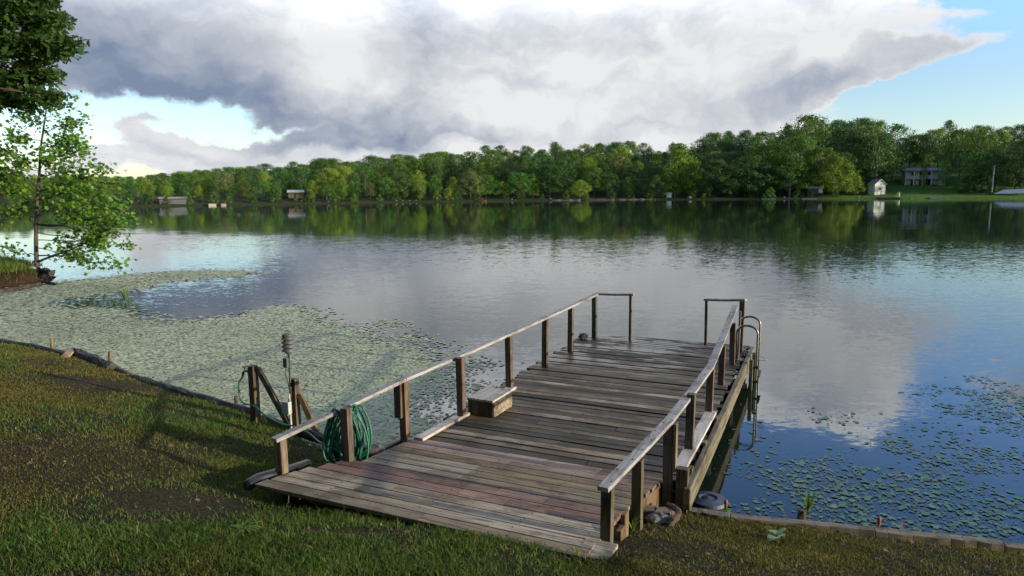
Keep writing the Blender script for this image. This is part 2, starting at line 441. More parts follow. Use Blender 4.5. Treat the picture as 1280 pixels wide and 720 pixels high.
def mat_ground(name, far=False):
    m, t, out = new_mat(name)
    P = t.n('ShaderNodeNewGeometry').outputs['Position']
    n1 = t.noise(P, .9 if not far else .08, 6, .65)
    n2 = t.noise(P, 14 if not far else .6, 5, .7)
    n3 = t.noise(P, 60 if not far else 2.5, 4, .6)
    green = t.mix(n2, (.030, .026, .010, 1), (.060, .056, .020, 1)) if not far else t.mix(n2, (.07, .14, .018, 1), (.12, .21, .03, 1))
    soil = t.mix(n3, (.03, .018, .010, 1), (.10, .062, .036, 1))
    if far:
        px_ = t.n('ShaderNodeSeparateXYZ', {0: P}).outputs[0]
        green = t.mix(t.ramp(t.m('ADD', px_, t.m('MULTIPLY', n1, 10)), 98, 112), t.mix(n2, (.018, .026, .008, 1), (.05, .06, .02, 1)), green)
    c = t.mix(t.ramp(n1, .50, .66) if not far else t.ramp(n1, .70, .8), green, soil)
    if not far:
        z = t.n('ShaderNodeSeparateXYZ', {0: P}).outputs[2]
        c = t.mix(t.ramp(z, .32, .12), c, soil)
        cr = t.ramp(t.noise(P, 34, 8, .75), .40, .62)
        c = t.mix(1.0, c, t.mix(cr, (.30, .28, .26, 1), (1.7, 1.6, 1.45, 1)), 'MULTIPLY')
    bs = t.n('ShaderNodeBsdfPrincipled', {'Base Color': c, 'Roughness': .95, 'Specular IOR Level': .15})
    bp = t.n('ShaderNodeBump', {'Strength': 1.0, 'Distance': .06 if not far else .3, 'Height': t.m('ADD', n2, t.m('MULTIPLY', n3, .5))})
    t.nt.links.new(bp.outputs[0], bs.inputs['Normal']); t.nt.links.new(bs.outputs[0], out.inputs[0])
    return m
M['ground'] = mat_ground('bank_soil_and_turf')
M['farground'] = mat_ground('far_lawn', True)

# ------------------------------------------------------------------ dock frame: u runs out along the dock, v to its right
AL = R(24.4)
Uv = Vector((math.sin(AL), math.cos(AL), 0)); Vv = Vector((math.cos(AL), -math.sin(AL), 0))
DC = (-2.75, 9.0)                                           # dock centre in (v, u)
def W2(v, u, z=0.0): return Vv * v + Uv * u + Vector((0, 0, z))
def L(v, u, z=0.0): return Vector((v - DC[0], u - DC[1], z))           # dock local coordinates
def uv(p): return p.dot(Vv), p.dot(Uv)
def pL(px, py, z):
    v, u = uv(at(px, py, z)); return L(v, u, z)
DK = .45
def zdeck(u): return DK + max(0.0, min(1.0, (6.72 - u) / 2.1)) * .20

# ------------------------------------------------------------------ water, near bank
wm = MB(); wm.v = [(-600, -60, 0), (600, -60, 0), (600, 700, 0), (-600, 700, 0)]; wm.face([0, 1, 2, 3], (.5, .5, .5, 0))
tag(wm.build('lake_water', M['water']), kind='structure')

SHORE = [(-70, 46), (-34, 39), (-30, 36), (-23, 31.0), (-18.9, 27.6), (-18.5, 25.6), (-19.7, 23.4), (-25, 19.5), (-32, 17.5), (-24, 17.2), (-17, 16.6),
         (-11.74, 15.2), (-9.1, 13.95), (-6.25, 11.7), (-3.85, 9.95), (-2.5, 8.6), (-1.75, 7.55), (-.5, 7.15), (1.0, 6.78), (1.72, 6.62), (2.83, 6.33),
         (4.51, 5.88), (7, 5.3), (12, 3.8), (20, 1.0), (40, -6), (80, -14)]
LAND = SHORE + [(80, -60), (-90, -60), (-90, 46)]
def ground_z(x, y):
    x = np.asarray(x, float); y = np.asarray(y, float)
    d = dist_poly(x, y, SHORE, closed=False); ins = in_poly(x, y, LAND)
    isl = np.clip((np.hypot(x + 22, y - 28) - 9) / -3, 0, 1)
    e0 = .10 + .42 * isl
    up = e0 + np.where(d < 6, .245 * d - .0075 * d * d, 1.2 + .12 * (d - 6)) * (1 - .8 * isl)
    up = up + .13 * np.exp(-((x + .9) ** 2 / 9 + (y - 4.7) ** 2 / 2.5)) + (fbm(x, y, .8, 3) - .5) * .10 * np.clip(d / 1.2, 0, 1) + (fbm(x, y, 4, 2, 5) - .5) * .03
    up = np.minimum(up, 3.5)
    dn = -.15 - .25 * np.clip(d, 0, 6)
    k = np.clip(d / .12, 0, 1)
    return np.where(ins, -.1 + (up + .1) * k, -.1 + (dn + .1) * k)
def axis(lo, hi, fine_lo, fine_hi, st, big):
    a = list(np.arange(fine_lo, fine_hi, st)); x = fine_lo; s = st; pre = []
    while x > lo: s = min(s * 1.25, big); x -= s; pre.append(x)
    x = a[-1]; s = st; post = []
    while x < hi: s = min(s * 1.25, big); x += s; post.append(x)
    return np.array(pre[::-1] + a + post)
gx = axis(-88, 78, -20, 7, .10, 2.5); gy = axis(-58, 46, 1.5, 16, .10, 2.5)
X, Y = np.meshgrid(gx, gy); Z = ground_z(X, Y)
nx, ny = len(gx), len(gy)
me = bpy.data.meshes.new('ground')
me.vertices.add(nx * ny); me.vertices.foreach_set('co', np.stack([X, Y, Z], -1).astype(np.float32).ravel())
i0 = (np.arange(ny - 1)[:, None] * nx + np.arange(nx - 1)[None]).ravel()
F = np.stack([i0, i0 + 1, i0 + nx + 1, i0 + nx], -1).astype(np.int32)
me.loops.add(F.size); me.loops.foreach_set('vertex_index', F.ravel())
me.polygons.add(len(F)); me.polygons.foreach_set('loop_start', np.arange(0, F.size, 4, dtype=np.int32))
me.update(calc_edges=True); me.polygons.foreach_set('use_smooth', np.ones(len(F), bool))
tag(link('ground', me, M['ground']), kind='structure')

# ------------------------------------------------------------------ far bank and hill
FSH = [(-330, -40), (-270, 50), (-200, 112), (-116, 157), (-87, 182), (-60, 201), (-34, 213), (0, 223), (30, 229), (55, 226), (79, 219), (110, 211), (133, 204), (156, 195), (210, 165), (270, 100), (320, 0)]
def resample(P, st):
    out = [np.array(P[0], float)]
    for a, b in zip(P[:-1], P[1:]):
        a = np.array(a, float); b = np.array(b, float); n = max(1, int(np.hypot(*(b - a)) / st))
        for i in range(1, n + 1): out.append(a + (b - a) * i / n)
    return np.array(out)
FS = resample(FSH, 3.0)
for _ in range(3): FS[1:-1] = (FS[:-2] + 2 * FS[1:-1] + FS[2:]) / 4
tan = np.gradient(FS, axis=0); tan /= np.hypot(tan[:, 0], tan[:, 1])[:, None]
FN = np.stack([-tan[:, 1], tan[:, 0]], -1)               # pointing away from the lake
FS = FS + FN * ((fbm(FS[:, 0], FS[:, 1], .06, 3) - .5) * 5)[:, None]
def hill_scale(x):                                        # taller hill to the right, low on the left
    return np.interp(x, [-300, -120, -60, 0, 60, 110, 160, 300], [.25, .25, .45, .8, .9, 1.0, 1.0, 1.0])
OFF = np.array([-4, 0, .5, 3, 8, 16, 28, 45, 70, 110, 180, 300.])
HZ = np.array([-1.2, -.05, .35, .6, 1.1, 1.9, 3.3, 7, 13, 20, 25, 26.])
def far_z(x, d): return np.interp(d, OFF, HZ) * np.where(d > 30, hill_scale(x), 1.0)
P3 = []
for k in range(len(FS)):
    for o_ in OFF:
        p = FS[k] + FN[k] * o_
        P3.append((p[0], p[1], float(far_z(p[0], o_)) + (0.5 * (vnoise(np.array(p[0]), np.array(p[1]), .09) - .5) if o_ > 5 else 0)))
nO = len(OFF); F4 = []
for k in range(len(FS) - 1):
    for j in range(nO - 1):
        a = k * nO + j; F4.append((a, a + nO, a + nO + 1, a + 1)[::-1])
me = bpy.data.meshes.new('far_bank'); me.from_pydata(P3, [], F4); me.update()
me.polygons.foreach_set('use_smooth', np.ones(len(F4), bool))
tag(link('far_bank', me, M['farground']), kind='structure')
def far_pt(px, off=0.0):
    """point on the far bank seen at photo column px, 'off' metres behind the waterline"""
    d = ray(px, 248); best = None
    th = math.atan2(d.x, d.y)
    Q = FS + FN * off
    i = int(np.argmin(np.abs(np.arctan2(Q[:, 0], Q[:, 1]) - th) + (Q[:, 1] < 0) * 9))
    x, y = Q[i]
    r = math.hypot(x, y); x, y = r * math.sin(th), r * math.cos(th)
    return x, y, float(far_z(x, off))

# ------------------------------------------------------------------ the dock
def rc(base=.5, var=.1, warm=0.0):
    v = base + random.uniform(-var, var)
    return (v * (1 + warm), v, v * (1 - warm), random.random())
dock = empty('wooden_dock', tuple(W2(DC[0], DC[1], 0)), 'weathered wooden dock with handrails running out from the grassy bank over the lake', 'dock', -AL)
# platform boards (over the water)
mb = MB(); u = 6.74; v0, v1 = -4.36, -1.13; k = 0
lightset = {2, 9, 15, 19, 25, 31, 37, 43}
while u < 13.28:
    w = random.uniform(.122, .140)
    c = random.uniform(.36, .68)
    if k in lightset: col = (1.55, 1.45, 1.32)
    elif k % 5 == 1: col = (.95, .90, .82)
    else: col = (c, c * random.uniform(.92, .98), c * random.uniform(.74, .92))
    if u > 11.2: col = tuple(x * .8 for x in col)
    ve = v0 + random.uniform(-.05, .06); vf = v1 + random.uniform(-.05, .02)
    if u > 12.75: ve = -4.22
    jts = [ve]
    if random.random() < .4: jts.append(random.choice([-3.2, -2.7, -2.2]))
    jts.append(vf); dz = random.uniform(-.007, .005)
    for a, b in zip(jts[:-1], jts[1:]):
        q = random.uniform(.88, 1.12)
        x0 = L(a + .003, u); x1 = L(b - .003, u + w)
        mb.hexa([(x0.x, x0.y, DK - .038), (x1.x, x0.y + random.uniform(-.006, .006), DK - .038), (x1.x, x1.y, DK - .038), (x0.x, x1.y, DK - .038),
                 (x0.x, x0.y, DK + dz), (x1.x, x0.y, DK + dz + random.uniform(-.003, .003)), (x1.x, x1.y, DK + dz + random.uniform(-.005, .003)), (x0.x, x1.y, DK + dz + random.uniform(-.005, .003))], (*[x * q for x in col], random.random()))
    u += w + random.uniform(.010, .019); k += 1
def nail(mb, p, r=.006):
    b = len(mb.v); c = (.05, .045, .04, .1)
    mb.lathe([(r, -.004), (r, .002), (r * .5, .003)], 7, c, tuple(p))
for uu in np.arange(6.85, 13.2, .148):
    for v in (-4.1, -2.75, -1.35): nail(mb, L(v + random.uniform(-.02, .02), uu, DK + .003), .006)
mb.build('platform_boards', M['deck'], dock, .003)
# ramp boards (towards the bank)
mb = MB(); lo, hi = 4.60, 6.73
ws = [.165, .150, .158, .170, .192, .190, .162, .165, .160, .168, .190, .190]
sc_ = (hi - lo) / sum(ws)
u = lo
kinds = ['plain', 'grey', 'grey', 'grey', 'red', 'red', 'olive', 'olive', 'olive', 'brown', 'pink', 'pink']
cols = {'plain': (.58, .52, .42), 'grey': (1.15, 1.13, 1.08), 'red': (.60, .40, .37), 'olive': (.56, .50, .37), 'brown': (.50, .41, .31), 'pink': (.74, .60, .56)}
for i, w in enumerate(ws):
    w *= sc_; cc = cols[kinds[i]]
    if i < 6: ve = [-4.80, -4.77, -4.74, -4.71, -4.62, -4.56][i]
    else: ve = -4.36
    vf = -1.49 if i >= 2 else -1.50
    if i >= 5: vf = -1.49 + (i - 5) * .022
    if kinds[i] == 'olive': j = [ve, -3.18 + .0 * i, vf]; pal = [(.72, .70, .64), cc]
    elif kinds[i] in ('pink',): j = [ve, -3.1, -2.0, vf]; pal = [cc, (.82, .68, .64), (.62, .46, .43)]
    elif kinds[i] == 'grey': 
        s0 = [-4.1, -3.9, -3.6][i - 1]; j = [ve, s0, s0 + .85, s0 + 1.7, vf]; pal = [(.9, .85, .74), (.72, .66, .55), (.95, .93, .86), (1.05, 1.05, 1.0)]
    elif kinds[i] == 'red': j = [ve, -3.0 + .3 * (i - 4), -2.5 + .3 * (i - 4), vf]; pal = [cc, (.74, .55, .52), cc]
    else: j = [ve, -3.0, vf]; pal = [cc, cc]
    ua, ub = u + .007, u + w - .007
    for (a, b), c in zip(zip(j[:-1], j[1:]), pal):
        q = random.uniform(.92, 1.08)
        za, zb = zdeck(ua), zdeck(ub)
        A = [L(a + .002, ua, za), L(b - .002, ua, za), L(b - .002, ub, zb), L(a + .002, ub, zb)]
        mb.hexa([p - Vector((0, 0, .04)) for p in A] + A, (*[x * q for x in c], random.random()))
    u += w
for uu in np.arange(4.68, 6.6, .177):
    for v in (-4.1, -3.1, -2.2, -1.62): nail(mb, L(v + random.uniform(-.02, .02), uu, zdeck(uu) + .002), .006)
ramp = mb.build('ramp_boards', M['ramp'], dock, .003)
# frame under the ramp
mb = MB()
for v in (-4.55, -3.6, -2.6, -1.62):
    mb.beam(L(v, 4.68, .45), L(v, 6.7, .31), .045, .18, rc(.5))
mb.beam(L(-1.47, 5.85, .40), L(-1.34, 6.85, .30), .04, .21, (.62, .50, .34, .2))
mb.build('ramp_joist', M['post'], dock, .003)
# outer beams
mb = MB()
mb.beam(L(-1.085, 6.55, .345), L(-1.075, 9.15, .345), .075, .23, (.50, .46, .40, .1))
mb.build('side_beam', M['beam'], dock, .012)
mb = MB(); mb.beam(L(-1.075, 9.16, .35), L(-1.07, 13.25, .36), .075, .21, (.52, .48, .37, .7)); mb.build('side_beam', M['beam'], dock, .012)
mb = MB(); mb.beam(L(-4.30, 6.7, .33), L(-4.25, 13.2, .33), .06, .18, (.5, .5, .4, .7)); mb.build('side_beam', M['beam'], dock, .008)
for u in (7.0, 9.1, 11.1, 13.15):
    mb = MB(); mb.beam(L(-4.3, u, .31), L(-1.13, u, .31), .05, .16, rc(.45)); mb.build('cross_joist', M['beam'], dock, .004)
for v, u in ((-1.2, 8.6), (-1.18, 10.7), (-1.2, 12.85), (-4.2, 8.6), (-4.2, 10.7), (-4.2, 12.7)):
    mb = MB(); mb.tube([L(v, u, -1.6), L(v, u, .40)], [.075, .07], 10, rc(.4), jit=.05); mb.build('piling', M['log'], dock)

# handrails: top line in the photograph, posts under it
def rail_world(px, py, zt, name=None): return at(px, py, zt)
def post_at(px, py, zb, top_py, tall=0.0, w=.089, d=.089, tint=None, zlow=None, name='rail_post', dv=0, du=0):
    p = at(px, py, zb); zt = zat(p.x, p.y, top_py)
    v, u = uv(p); v += dv; u += du
    mb = MB(); q = L(v, u); z0 = zb if zlow is None else zlow
    ln = random.uniform(-.012, .012)
    mb.hexa([(q.x - w / 2, q.y - d / 2, z0), (q.x + w / 2, q.y - d / 2, z0), (q.x + w / 2, q.y + d / 2, z0), (q.x - w / 2, q.y + d / 2, z0),
             (q.x - w / 2 + ln, q.y - d / 2, zt), (q.x + w / 2 + ln, q.y - d / 2, zt), (q.x + w / 2 + ln, q.y + d / 2, zt), (q.x - w / 2 + ln, q.y + d / 2, zt)],
            tint or (.55 * random.uniform(.85, 1.15), .5 * random.uniform(.9, 1.1), .45, random.random()))
    mb.build(name, M['post'], dock, .004)
    return v, u, zt
LT, RT = [], []
left_spec = [(353, 598, .55, 549, .35), (436, 576, .55, 510, .3), (507, 551, .44, 476, .2), (577, 519, DK + .04, 447, None), (637, 483, DK + .04, 419, None),
             (681, 459, DK, 399, None), (713, 439, DK, 383, None), (743, 422, DK, 370, None)]
for i, (a, b, zb, tp, zl) in enumerate(left_spec):
    LT.append(post_at(a, b, zb, tp, zlow=zl, tint=(.78, .72, .66, .3) if i == 0 else None))
right_spec = [(758, 681, .55, 609, .45), (796, 659, .40, 574, .25), (834, 627, .25, 528, .1), (861, 564, DK + .05, 492, None), (886, 517, DK + .05, 460, None),
              (901, 481, DK, 432, None), (915, 456, DK, 404, None)]
for i, (a, b, zb, tp, zl) in enumerate(right_spec):
    RT.append(post_at(a, b, zb, tp, zlow=zl))
corner = post_at(925, 440, DK, 376)
thinL = post_at(787.5, 425, DK, 369.5, w=.05, d=.05)
thinR = post_at(882, 431, DK, 376, w=.05, d=.05)
post_at(922.5, 449, DK, 389, w=.03, d=.06, tint=(.9, .85, .75, .2), name='rail_post')
# sister blocks on two posts, blocks at the right corner
v, u, zt = LT[2]; mb = MB(); q = L(v - .03, u - .065); mb.box(q.x - .06, q.x + .03, q.y - .02, q.y + .02, zt - .44, zt, rc(.42)); mb.build('post_block', M['post'], dock, .003)
v, u, zt = RT[2]; mb = MB(); q = L(v + .06, u); mb.box(q.x - .012, q.x + .022, q.y - .045, q.y + .045, zt - .50, zt, (.85, .8, .7, .1)); mb.build('post_block', M['post'], dock, .003)
v, u, zt = RT[2]; mb = MB(); q = L(v + .145, u); z_ = zat(*(W2(v + .15, u)[:2]), 585); mb.box(q.x - .055, q.x + .06, q.y - .05, q.y + .05, .05, z_, (.5, .47, .4, .1)); mb.build('stub_post', M['post'], dock, .004)
v, u, zt = RT[0]
mb = MB()
for j, (dy, h_) in enumerate(((.13, -.06), (.26, .02))):
    q = L(v + .075, u + dy + .02); mb.box(q.x - .02, q.x + .02, q.y - .06, q.y + .06, .40, .70 + h_, (.72, .62, .44, .3 * j))
mb.build('post_block', M['post'], dock, .004)
q = L(v - .02, u - .24); mb = MB(); mb.box(q.x - .13, q.x + .14, q.y - .12, q.y + .16, .54, .625, (1.0, 1.0, .95, .4)); mb.build('step_board', M['ramp'], dock, .006)

def rail(name, pts, mat, w=.095, h=.038, parent=dock):
    for a, b in zip(pts[:-1], pts[1:]):
        mb = MB(); mid_ = a.lerp(b, .5) - Vector((random.uniform(-.008, .008), 0, random.uniform(.0, .012))); tc = rc(.5, .06)
        mb.beam(a, mid_, w, h, tc); mb.beam(mid_ + (mid_ - a).normalized() * .0005, b, w, h, tc)
        for k in range(7):
            q = a.lerp(b, (k + .5) / 7); nail(mb, q + Vector((random.choice((-.022, .022)), 0, h / 2 + .001)), .008)
        mb.build(name, mat, parent, .003)
def tip(t_, dz=.019): return L(t_[0], t_[1], t_[2] + dz)
e0 = tip(LT[0]) + (tip(LT[0]) - tip(LT[2])).normalized() * .07
rail('handrail', [e0, tip(LT[2]), tip(LT[4]), tip(LT[7]) + Vector((0, .12, 0))], M['rail'])
e0 = tip(RT[0]) + (tip(RT[0]) - tip(RT[2])).normalized() * .09
eR = Vector((*L(*uv(at(919, 383, 1.36)))[:2], zat(*at(919, 383, 1.36)[:2], 383)))
rail('handrail', [e0, tip(RT[2]), tip(RT[4]), eR], M['rail'])
rail('cross_rail', [L(LT[7][0] - .04, LT[7][1] + .16, LT[7][2] + .02), L(thinL[0] + .06, thinL[1] + .02, thinL[2] + .02)], M['railx'], w=.09)
rail('cross_rail', [L(thinR[0] - .04, thinR[1], thinR[2] + .02), L(corner[0] + .07, corner[1], corner[2] + .02)], M['railx'], w=.09)
# kerb boards lying on the platform
mb = MB(); mb.beam(pL(523, 549, DK + .02), pL(641, 484, DK + .02), .13, .038, (.80, .76, .70, .5)); mb.build('kerb_board', M['rail'], dock, .004)
mb = MB(); mb.beam(pL(848, 588, DK + .07), pL(889, 515, DK + .07), .135, .038, (.80, .76, .70, .9)); mb.build('kerb_board', M['rail'], dock, .004)
for a, b in ((853, 588), (871, 555), (886, 524)):
    q = pL(a, b, DK); mb = MB(); mb.box(q.x - .06, q.x + .11, q.y - .05, q.y + .05, DK + .003, DK + .05, (.9, .85, .75, .4)); mb.build('spacer_block', M['deck'], dock, .004)
# wooden box on the deck
a = at(587, 517.5, DK); b = at(617, 523, DK); c_ = at(638, 508, DK)
zt = zat(b.x, b.y, 501)
va, ua = uv(a); vb, ub = uv(b); vc, uc = uv(c_)
bx = empty('wooden_box', tuple(W2((va + vb) / 2, (ub + uc) / 2, DK)), 'low grey wooden box with worn plank lid standing against the left dock railing', 'box', -AL + R(-2))
wx, dy = (vb - va) / 2, (uc - ub) / 2; hz = zt - DK
mb = MB(); mb.box(-wx, wx, -dy, dy, .004, hz - .03, (.42, .36, .30, .3)); mb.build('case', M['post'], bx, .006)
mb = MB()
for i in range(3):
    x0 = -wx - .01 + (2 * wx + .02) * i / 3
    mb.box(x0 + .002, x0 + (2 * wx + .02) / 3 - .002, -dy - .01, dy + .01, hz - .029, hz + random.uniform(-.002, .002), (.66, .62, .56, random.random()))
mb.build('lid', M['rail'], bx, .005)
mb = MB(); mb.box(wx + .001, wx + .018, -dy + .005, dy - .005, .01, hz - .035, (.72, .68, .60, .3)); mb.build('sunlit_side', M['ramp'], bx, .003)  # thin paler sheet over the right face, low sunlight put into its colour

# swim ladder
lad = empty('swim_ladder', tuple(W2(-.90, 12.2, DK)), 'curved metal swim ladder hooked over the right edge at the far end of the dock', 'ladder', -AL)
for uu, dz in ((-.22, -.02), (.22, .06)):
    pts = [(-.33, uu, .0), (-.33, uu, .48 + dz)]
    for k in range(0, 13):
        th = math.pi * k / 12
        pts.append((-.16 - .17 * math.cos(th) + .0, uu, .54 + dz + .13 * math.sin(th)))
    pts += [(.01, uu, .2), (.015, uu, -.6), (.015, uu, -1.2)]
    mb = MB(); mb.tube(pts, .018, 10); mb.build('handrail', M['chrome'], lad, 0, True)
for z in (-.22, -.50, -.80):
    mb = MB(); mb.box(.00, .07, -.22, .22, z - .012, z + .012); mb.build('tread', M['darkwood'], lad, .006)
mb = MB(); mb.box(-.10, -.04, -.30, -.23, -1.4, .08, (.5, .5, .4, 0)); mb.box(-.10, -.04, .24, .31, -1.4, .08, (.5, .5, .4, 0)); mb.build('side_plank', M['beam'], lad, .008)
for z in (-.05, -.3):
    mb = MB(); mb.tube([(-.03, -.26, z), (.04, -.26, z)], .025, 8); mb.build('bolt', M['iron'], lad)
# rope scrap at the ladder, cleat with rope at the far left corner
pts = [W2(-1.10 + .30 * math.sin(k * .42) + .02 * k, 11.9 + .12 * math.cos(k * .8), .62 - .004 * k * k * .55) for k in range(0, 14)]
mb = MB(); mb.tube(pts, .006, 6); tag(mb.build('thin_cord', M['paleplastic'], None, 0, True), 'thin pale cord looped loosely beside the swim ladder', 'cord')
p = at(729, 424, DK)
cl = empty('dock_cleat', tuple(p), 'small dark cleat wound with rope at the far left corner of the dock', 'cleat', R(30))
mb = MB(); mb.tube([(-.12, 0, .07), (-.05, 0, .06), (.05, 0, .06), (.12, 0, .07)], [.012, .018, .018, .012], 8); mb.tube([(-.03, 0, 0), (-.03, 0, .06)], .014, 8); mb.tube([(.03, 0, 0), (.03, 0, .06)], .014, 8)
mb.build('horn', M['iron'], cl, 0, True)
mb = MB(); mb.tube([(.10 * math.cos(k * .6) * (1 - k * .01), .08 * math.sin(k * .6), .02 + .0025 * k) for k in range(40)], .012, 6, jit=.1); mb.build('rope', M['grey'], cl, 0, True)

# ------------------------------------------------------------------ posts, gauge and hose at the left of the dock
def gz(x, y): return float(ground_z(np.array([x]), np.array([y]))[0])
p = at(320, 525, .22)
fp = empty('faucet_post', (p.x, p.y, gz(p.x, p.y) - .02), 'square wooden post with a tap on top and a diagonal brace, at the water edge', 'post', -AL)
zt = zat(p.x, p.y, 457) - fp.location.z
mb = MB(); mb.box(-.05, .05, -.05, .05, -.3, zt, (.42, .36, .3, .2)); mb.build('post', M['post'], fp, .006)
mb = MB(); mb.beam((.07, .02, zt - .03), (.62, .05, -.06), .05, .075, (.55, .5, .42, .7)); mb.build('brace', M['post'], fp, .004)
mb = MB(); mb.tube([(-.05, -.03, zt - .08), (-.12, -.03, zt - .08), (-.15, -.03, zt - .10), (-.16, -.03, zt - .15)], [.015, .018, .018, .02], 8); f_ = mb.build('faucet', M['chrome'], fp, 0, True)
mb = MB(); mb.tube([(-.12, -.03, zt - .07), (-.12, -.03, zt - .03)], .008, 6); mb.lathe([(.01, -.01), (.04, -.005), (.04, .006), (.01, .01)], 8, o=(-.12, -.03, zt - .02)); mb.build('tap_handle', M['iron'], f_)
faucet_w = fp.location + Matrix.Rotation(-AL, 3, 'Z') @ Vector((-.16, -.03, zt - .16))

p = at(370, 527, .25); g0 = gz(p.x, p.y)
ws_ = empty('weather_station', (p.x, p.y, g0), 'weather gauge with stacked louvre plates on a thin pole strapped to a braced post', 'weather gauge', -AL)
def zl(py, dx=0): return zat(p.x, p.y, py) - g0
mb = MB(); mb.box(-.045, .055, -.045, .045, -.3, zl(473), (.5, .45, .38, .2)); mb.build('post', M['post'], ws_, .005)
mb = MB(); mb.beam((.09, .0, zl(492)), (.42, .05, .02), .05, .08, (.55, .5, .42, .5)); mb.build('brace', M['post'], ws_, .004)
mb = MB(); mb.tube([(-.01, -.06, .05), (-.01, -.06, zl(430))], .013, 8); mb.build('pole', M['iron'], ws_, 0, True)
zs0, zs1 = zl(438), zl(418)
mb = MB(); n_ = 4
for k in range(n_):
    z = zs0 + (zs1 - zs0) * (k + .2) / n_; h_ = (zs1 - zs0) / n_
    mb.lathe([(.088, z - .004), (.09, z), (.06, z + h_ * .55), (.045, z + h_ * .75), (.045, z)], 22, o=(-.01, -.06, 0))
mb.lathe([(.08, zs1 - .01), (.07, zs1 + .015), (.03, zs1 + .03), (.005, zs1 + .034)], 22, o=(-.01, -.06, 0))
mb.lathe([(.01, zs0 - .05), (.03, zs0 - .03), (.06, zs0), (.05, zs0 + .01)], 22, o=(-.01, -.06, 0))
mb.build('louvre_shield', M['grey'], ws_, 0, True)
mb = MB(); mb.box(-.075, -.005, -.11, -.065, zl(458), zl(446), (.5,) * 3 + (0,)); mb.build('control_box', M['grey'], ws_, .006)
mb = MB(); mb.box(-.115, .01, -.14, -.075, zl(515), zl(499.5)); mb.build('meter_box', M['paleplastic'], ws_, .008)
mb = MB(); mb.tube([(-.03, -.07, zl(452)), (-.06, -.09, zl(465)), (-.02, -.08, zl(480)), (.0, -.09, zl(492)), (-.03, -.1, zl(500))], .006, 6); mb.build('cable', M['black'], ws_, 0, True)
mb = MB(); mb.tube([(-.0, -.10, zl(500)), (.0, -.10, zl(490))], .012, 8); mb.tube([(.0, -.1, zl(515)), (.0, -.09, .02)], .014, 8); mb.build('conduit', M['paleplastic'], ws_, 0, True)

# hose hung over the second left post
vP, uP, zP = LT[1]
hb = []
cp = W2(vP - .03, uP + .02, 0); loops = 15
rtv = Vector((1, .05, 0)).normalized(); fw = Vector((.1, 1, 0)).normalized()
for k in range(loops):
    wd = random.uniform(.08, .25); hg = random.uniform(.24, .40); ox = random.uniform(-.16, .06) ; dep = .04 + .014 * k + random.uniform(-.01, .01)
    topz = zP + random.uniform(-.12, -.01); tilt = random.uniform(-.28, .12)
    for j in range(20):
        th = 2 * math.pi * j / 20 + math.pi / 2
        x = wd * math.cos(th); z = hg * math.sin(th)
        x *= (.55 + .45 * (1 - (z / hg + 1) / 2) * 1.3)
        hb.append(cp + rtv * (ox + x + tilt * -z * .55) + fw * (dep + .014 * j / 20 + .03 * math.sin(th * 2 + k)) + Vector((0, 0, topz - hg + z)))
q = at(385, 545, .35)
lead = [faucet_w, faucet_w + Vector((-.07, 0, -.12)), faucet_w + Vector((-.03, -.03, -.36))]
for a, b, z in ((318, 508, .45), (333, 520, .34), (350, 529, .27), (368, 533, .24), (385, 541, .28), (400, 553, .33)): 
    lead.append(at(a, b, z))
lead.append(hb[0] + Vector((-.2, 0, -.35)))
def spline(pts, n=5):
    out = []
    for i in range(len(pts) - 1):
        p0 = pts[max(i - 1, 0)]; p1 = pts[i]; p2 = pts[i + 1]; p3 = pts[min(i + 2, len(pts) - 1)]
        for k in range(n):
            s_ = k / n
            out.append(.5 * ((2 * p1) + (p2 - p0) * s_ + (2 * p0 - 5 * p1 + 4 * p2 - p3) * s_ ** 2 + (3 * p1 - p0 - 3 * p2 + p3) * s_ ** 3))
    return out + [pts[-1]]
mb = MB(); mb.tube(spline(lead) + spline(hb, 2), .0115, 7)
tag(mb.build('garden_hose', M['hose'], None, 0, True), 'green garden hose coiled over the second left railing post and running back to the tap', 'hose')
# stump behind the hose, dark bucket, pipe and pvc stick
p = at(463, 573, .42); st = MB()
st.tube([(p.x, p.y, .0), (p.x, p.y, .30), (p.x + .02, p.y, .56)], [.13, .12, .09], 12, (.5, .4, .35, .1), jit=.12)
tag(st.build('tree_stump', M['log'], None, .01), 'dark rotten stump between the hose coil and the lake', 'stump')
p = at(412, 578, .45)
mb = MB(); mb.lathe([(.13, .0), (.155, .12), (.17, .40), (.18, .41), (.17, .43), (.15, .42), (.13, .05)], 20, o=(p.x + .05, p.y + .30, .27)); tag(mb.build('black_bucket', M['black'], None, 0, True), 'black tub standing behind the coiled green hose', 'bucket')
pts = [at(a, b, z) for a, b, z in ((309, 607, .62), (322, 599, .62), (342, 593, .60), (360, 588, .56), (385, 580, .5))]
mb = MB()
for k, q in enumerate(spline(pts, 14)): pass
S_ = spline(pts, 16); mb.tube(S_, [.050 + .006 * (k % 2) for k in range(len(S_))], 12); tag(mb.build('drain_pipe', M['black'], None, 0, True), 'black corrugated drain pipe lying on the grass beside the left corner of the ramp', 'pipe')

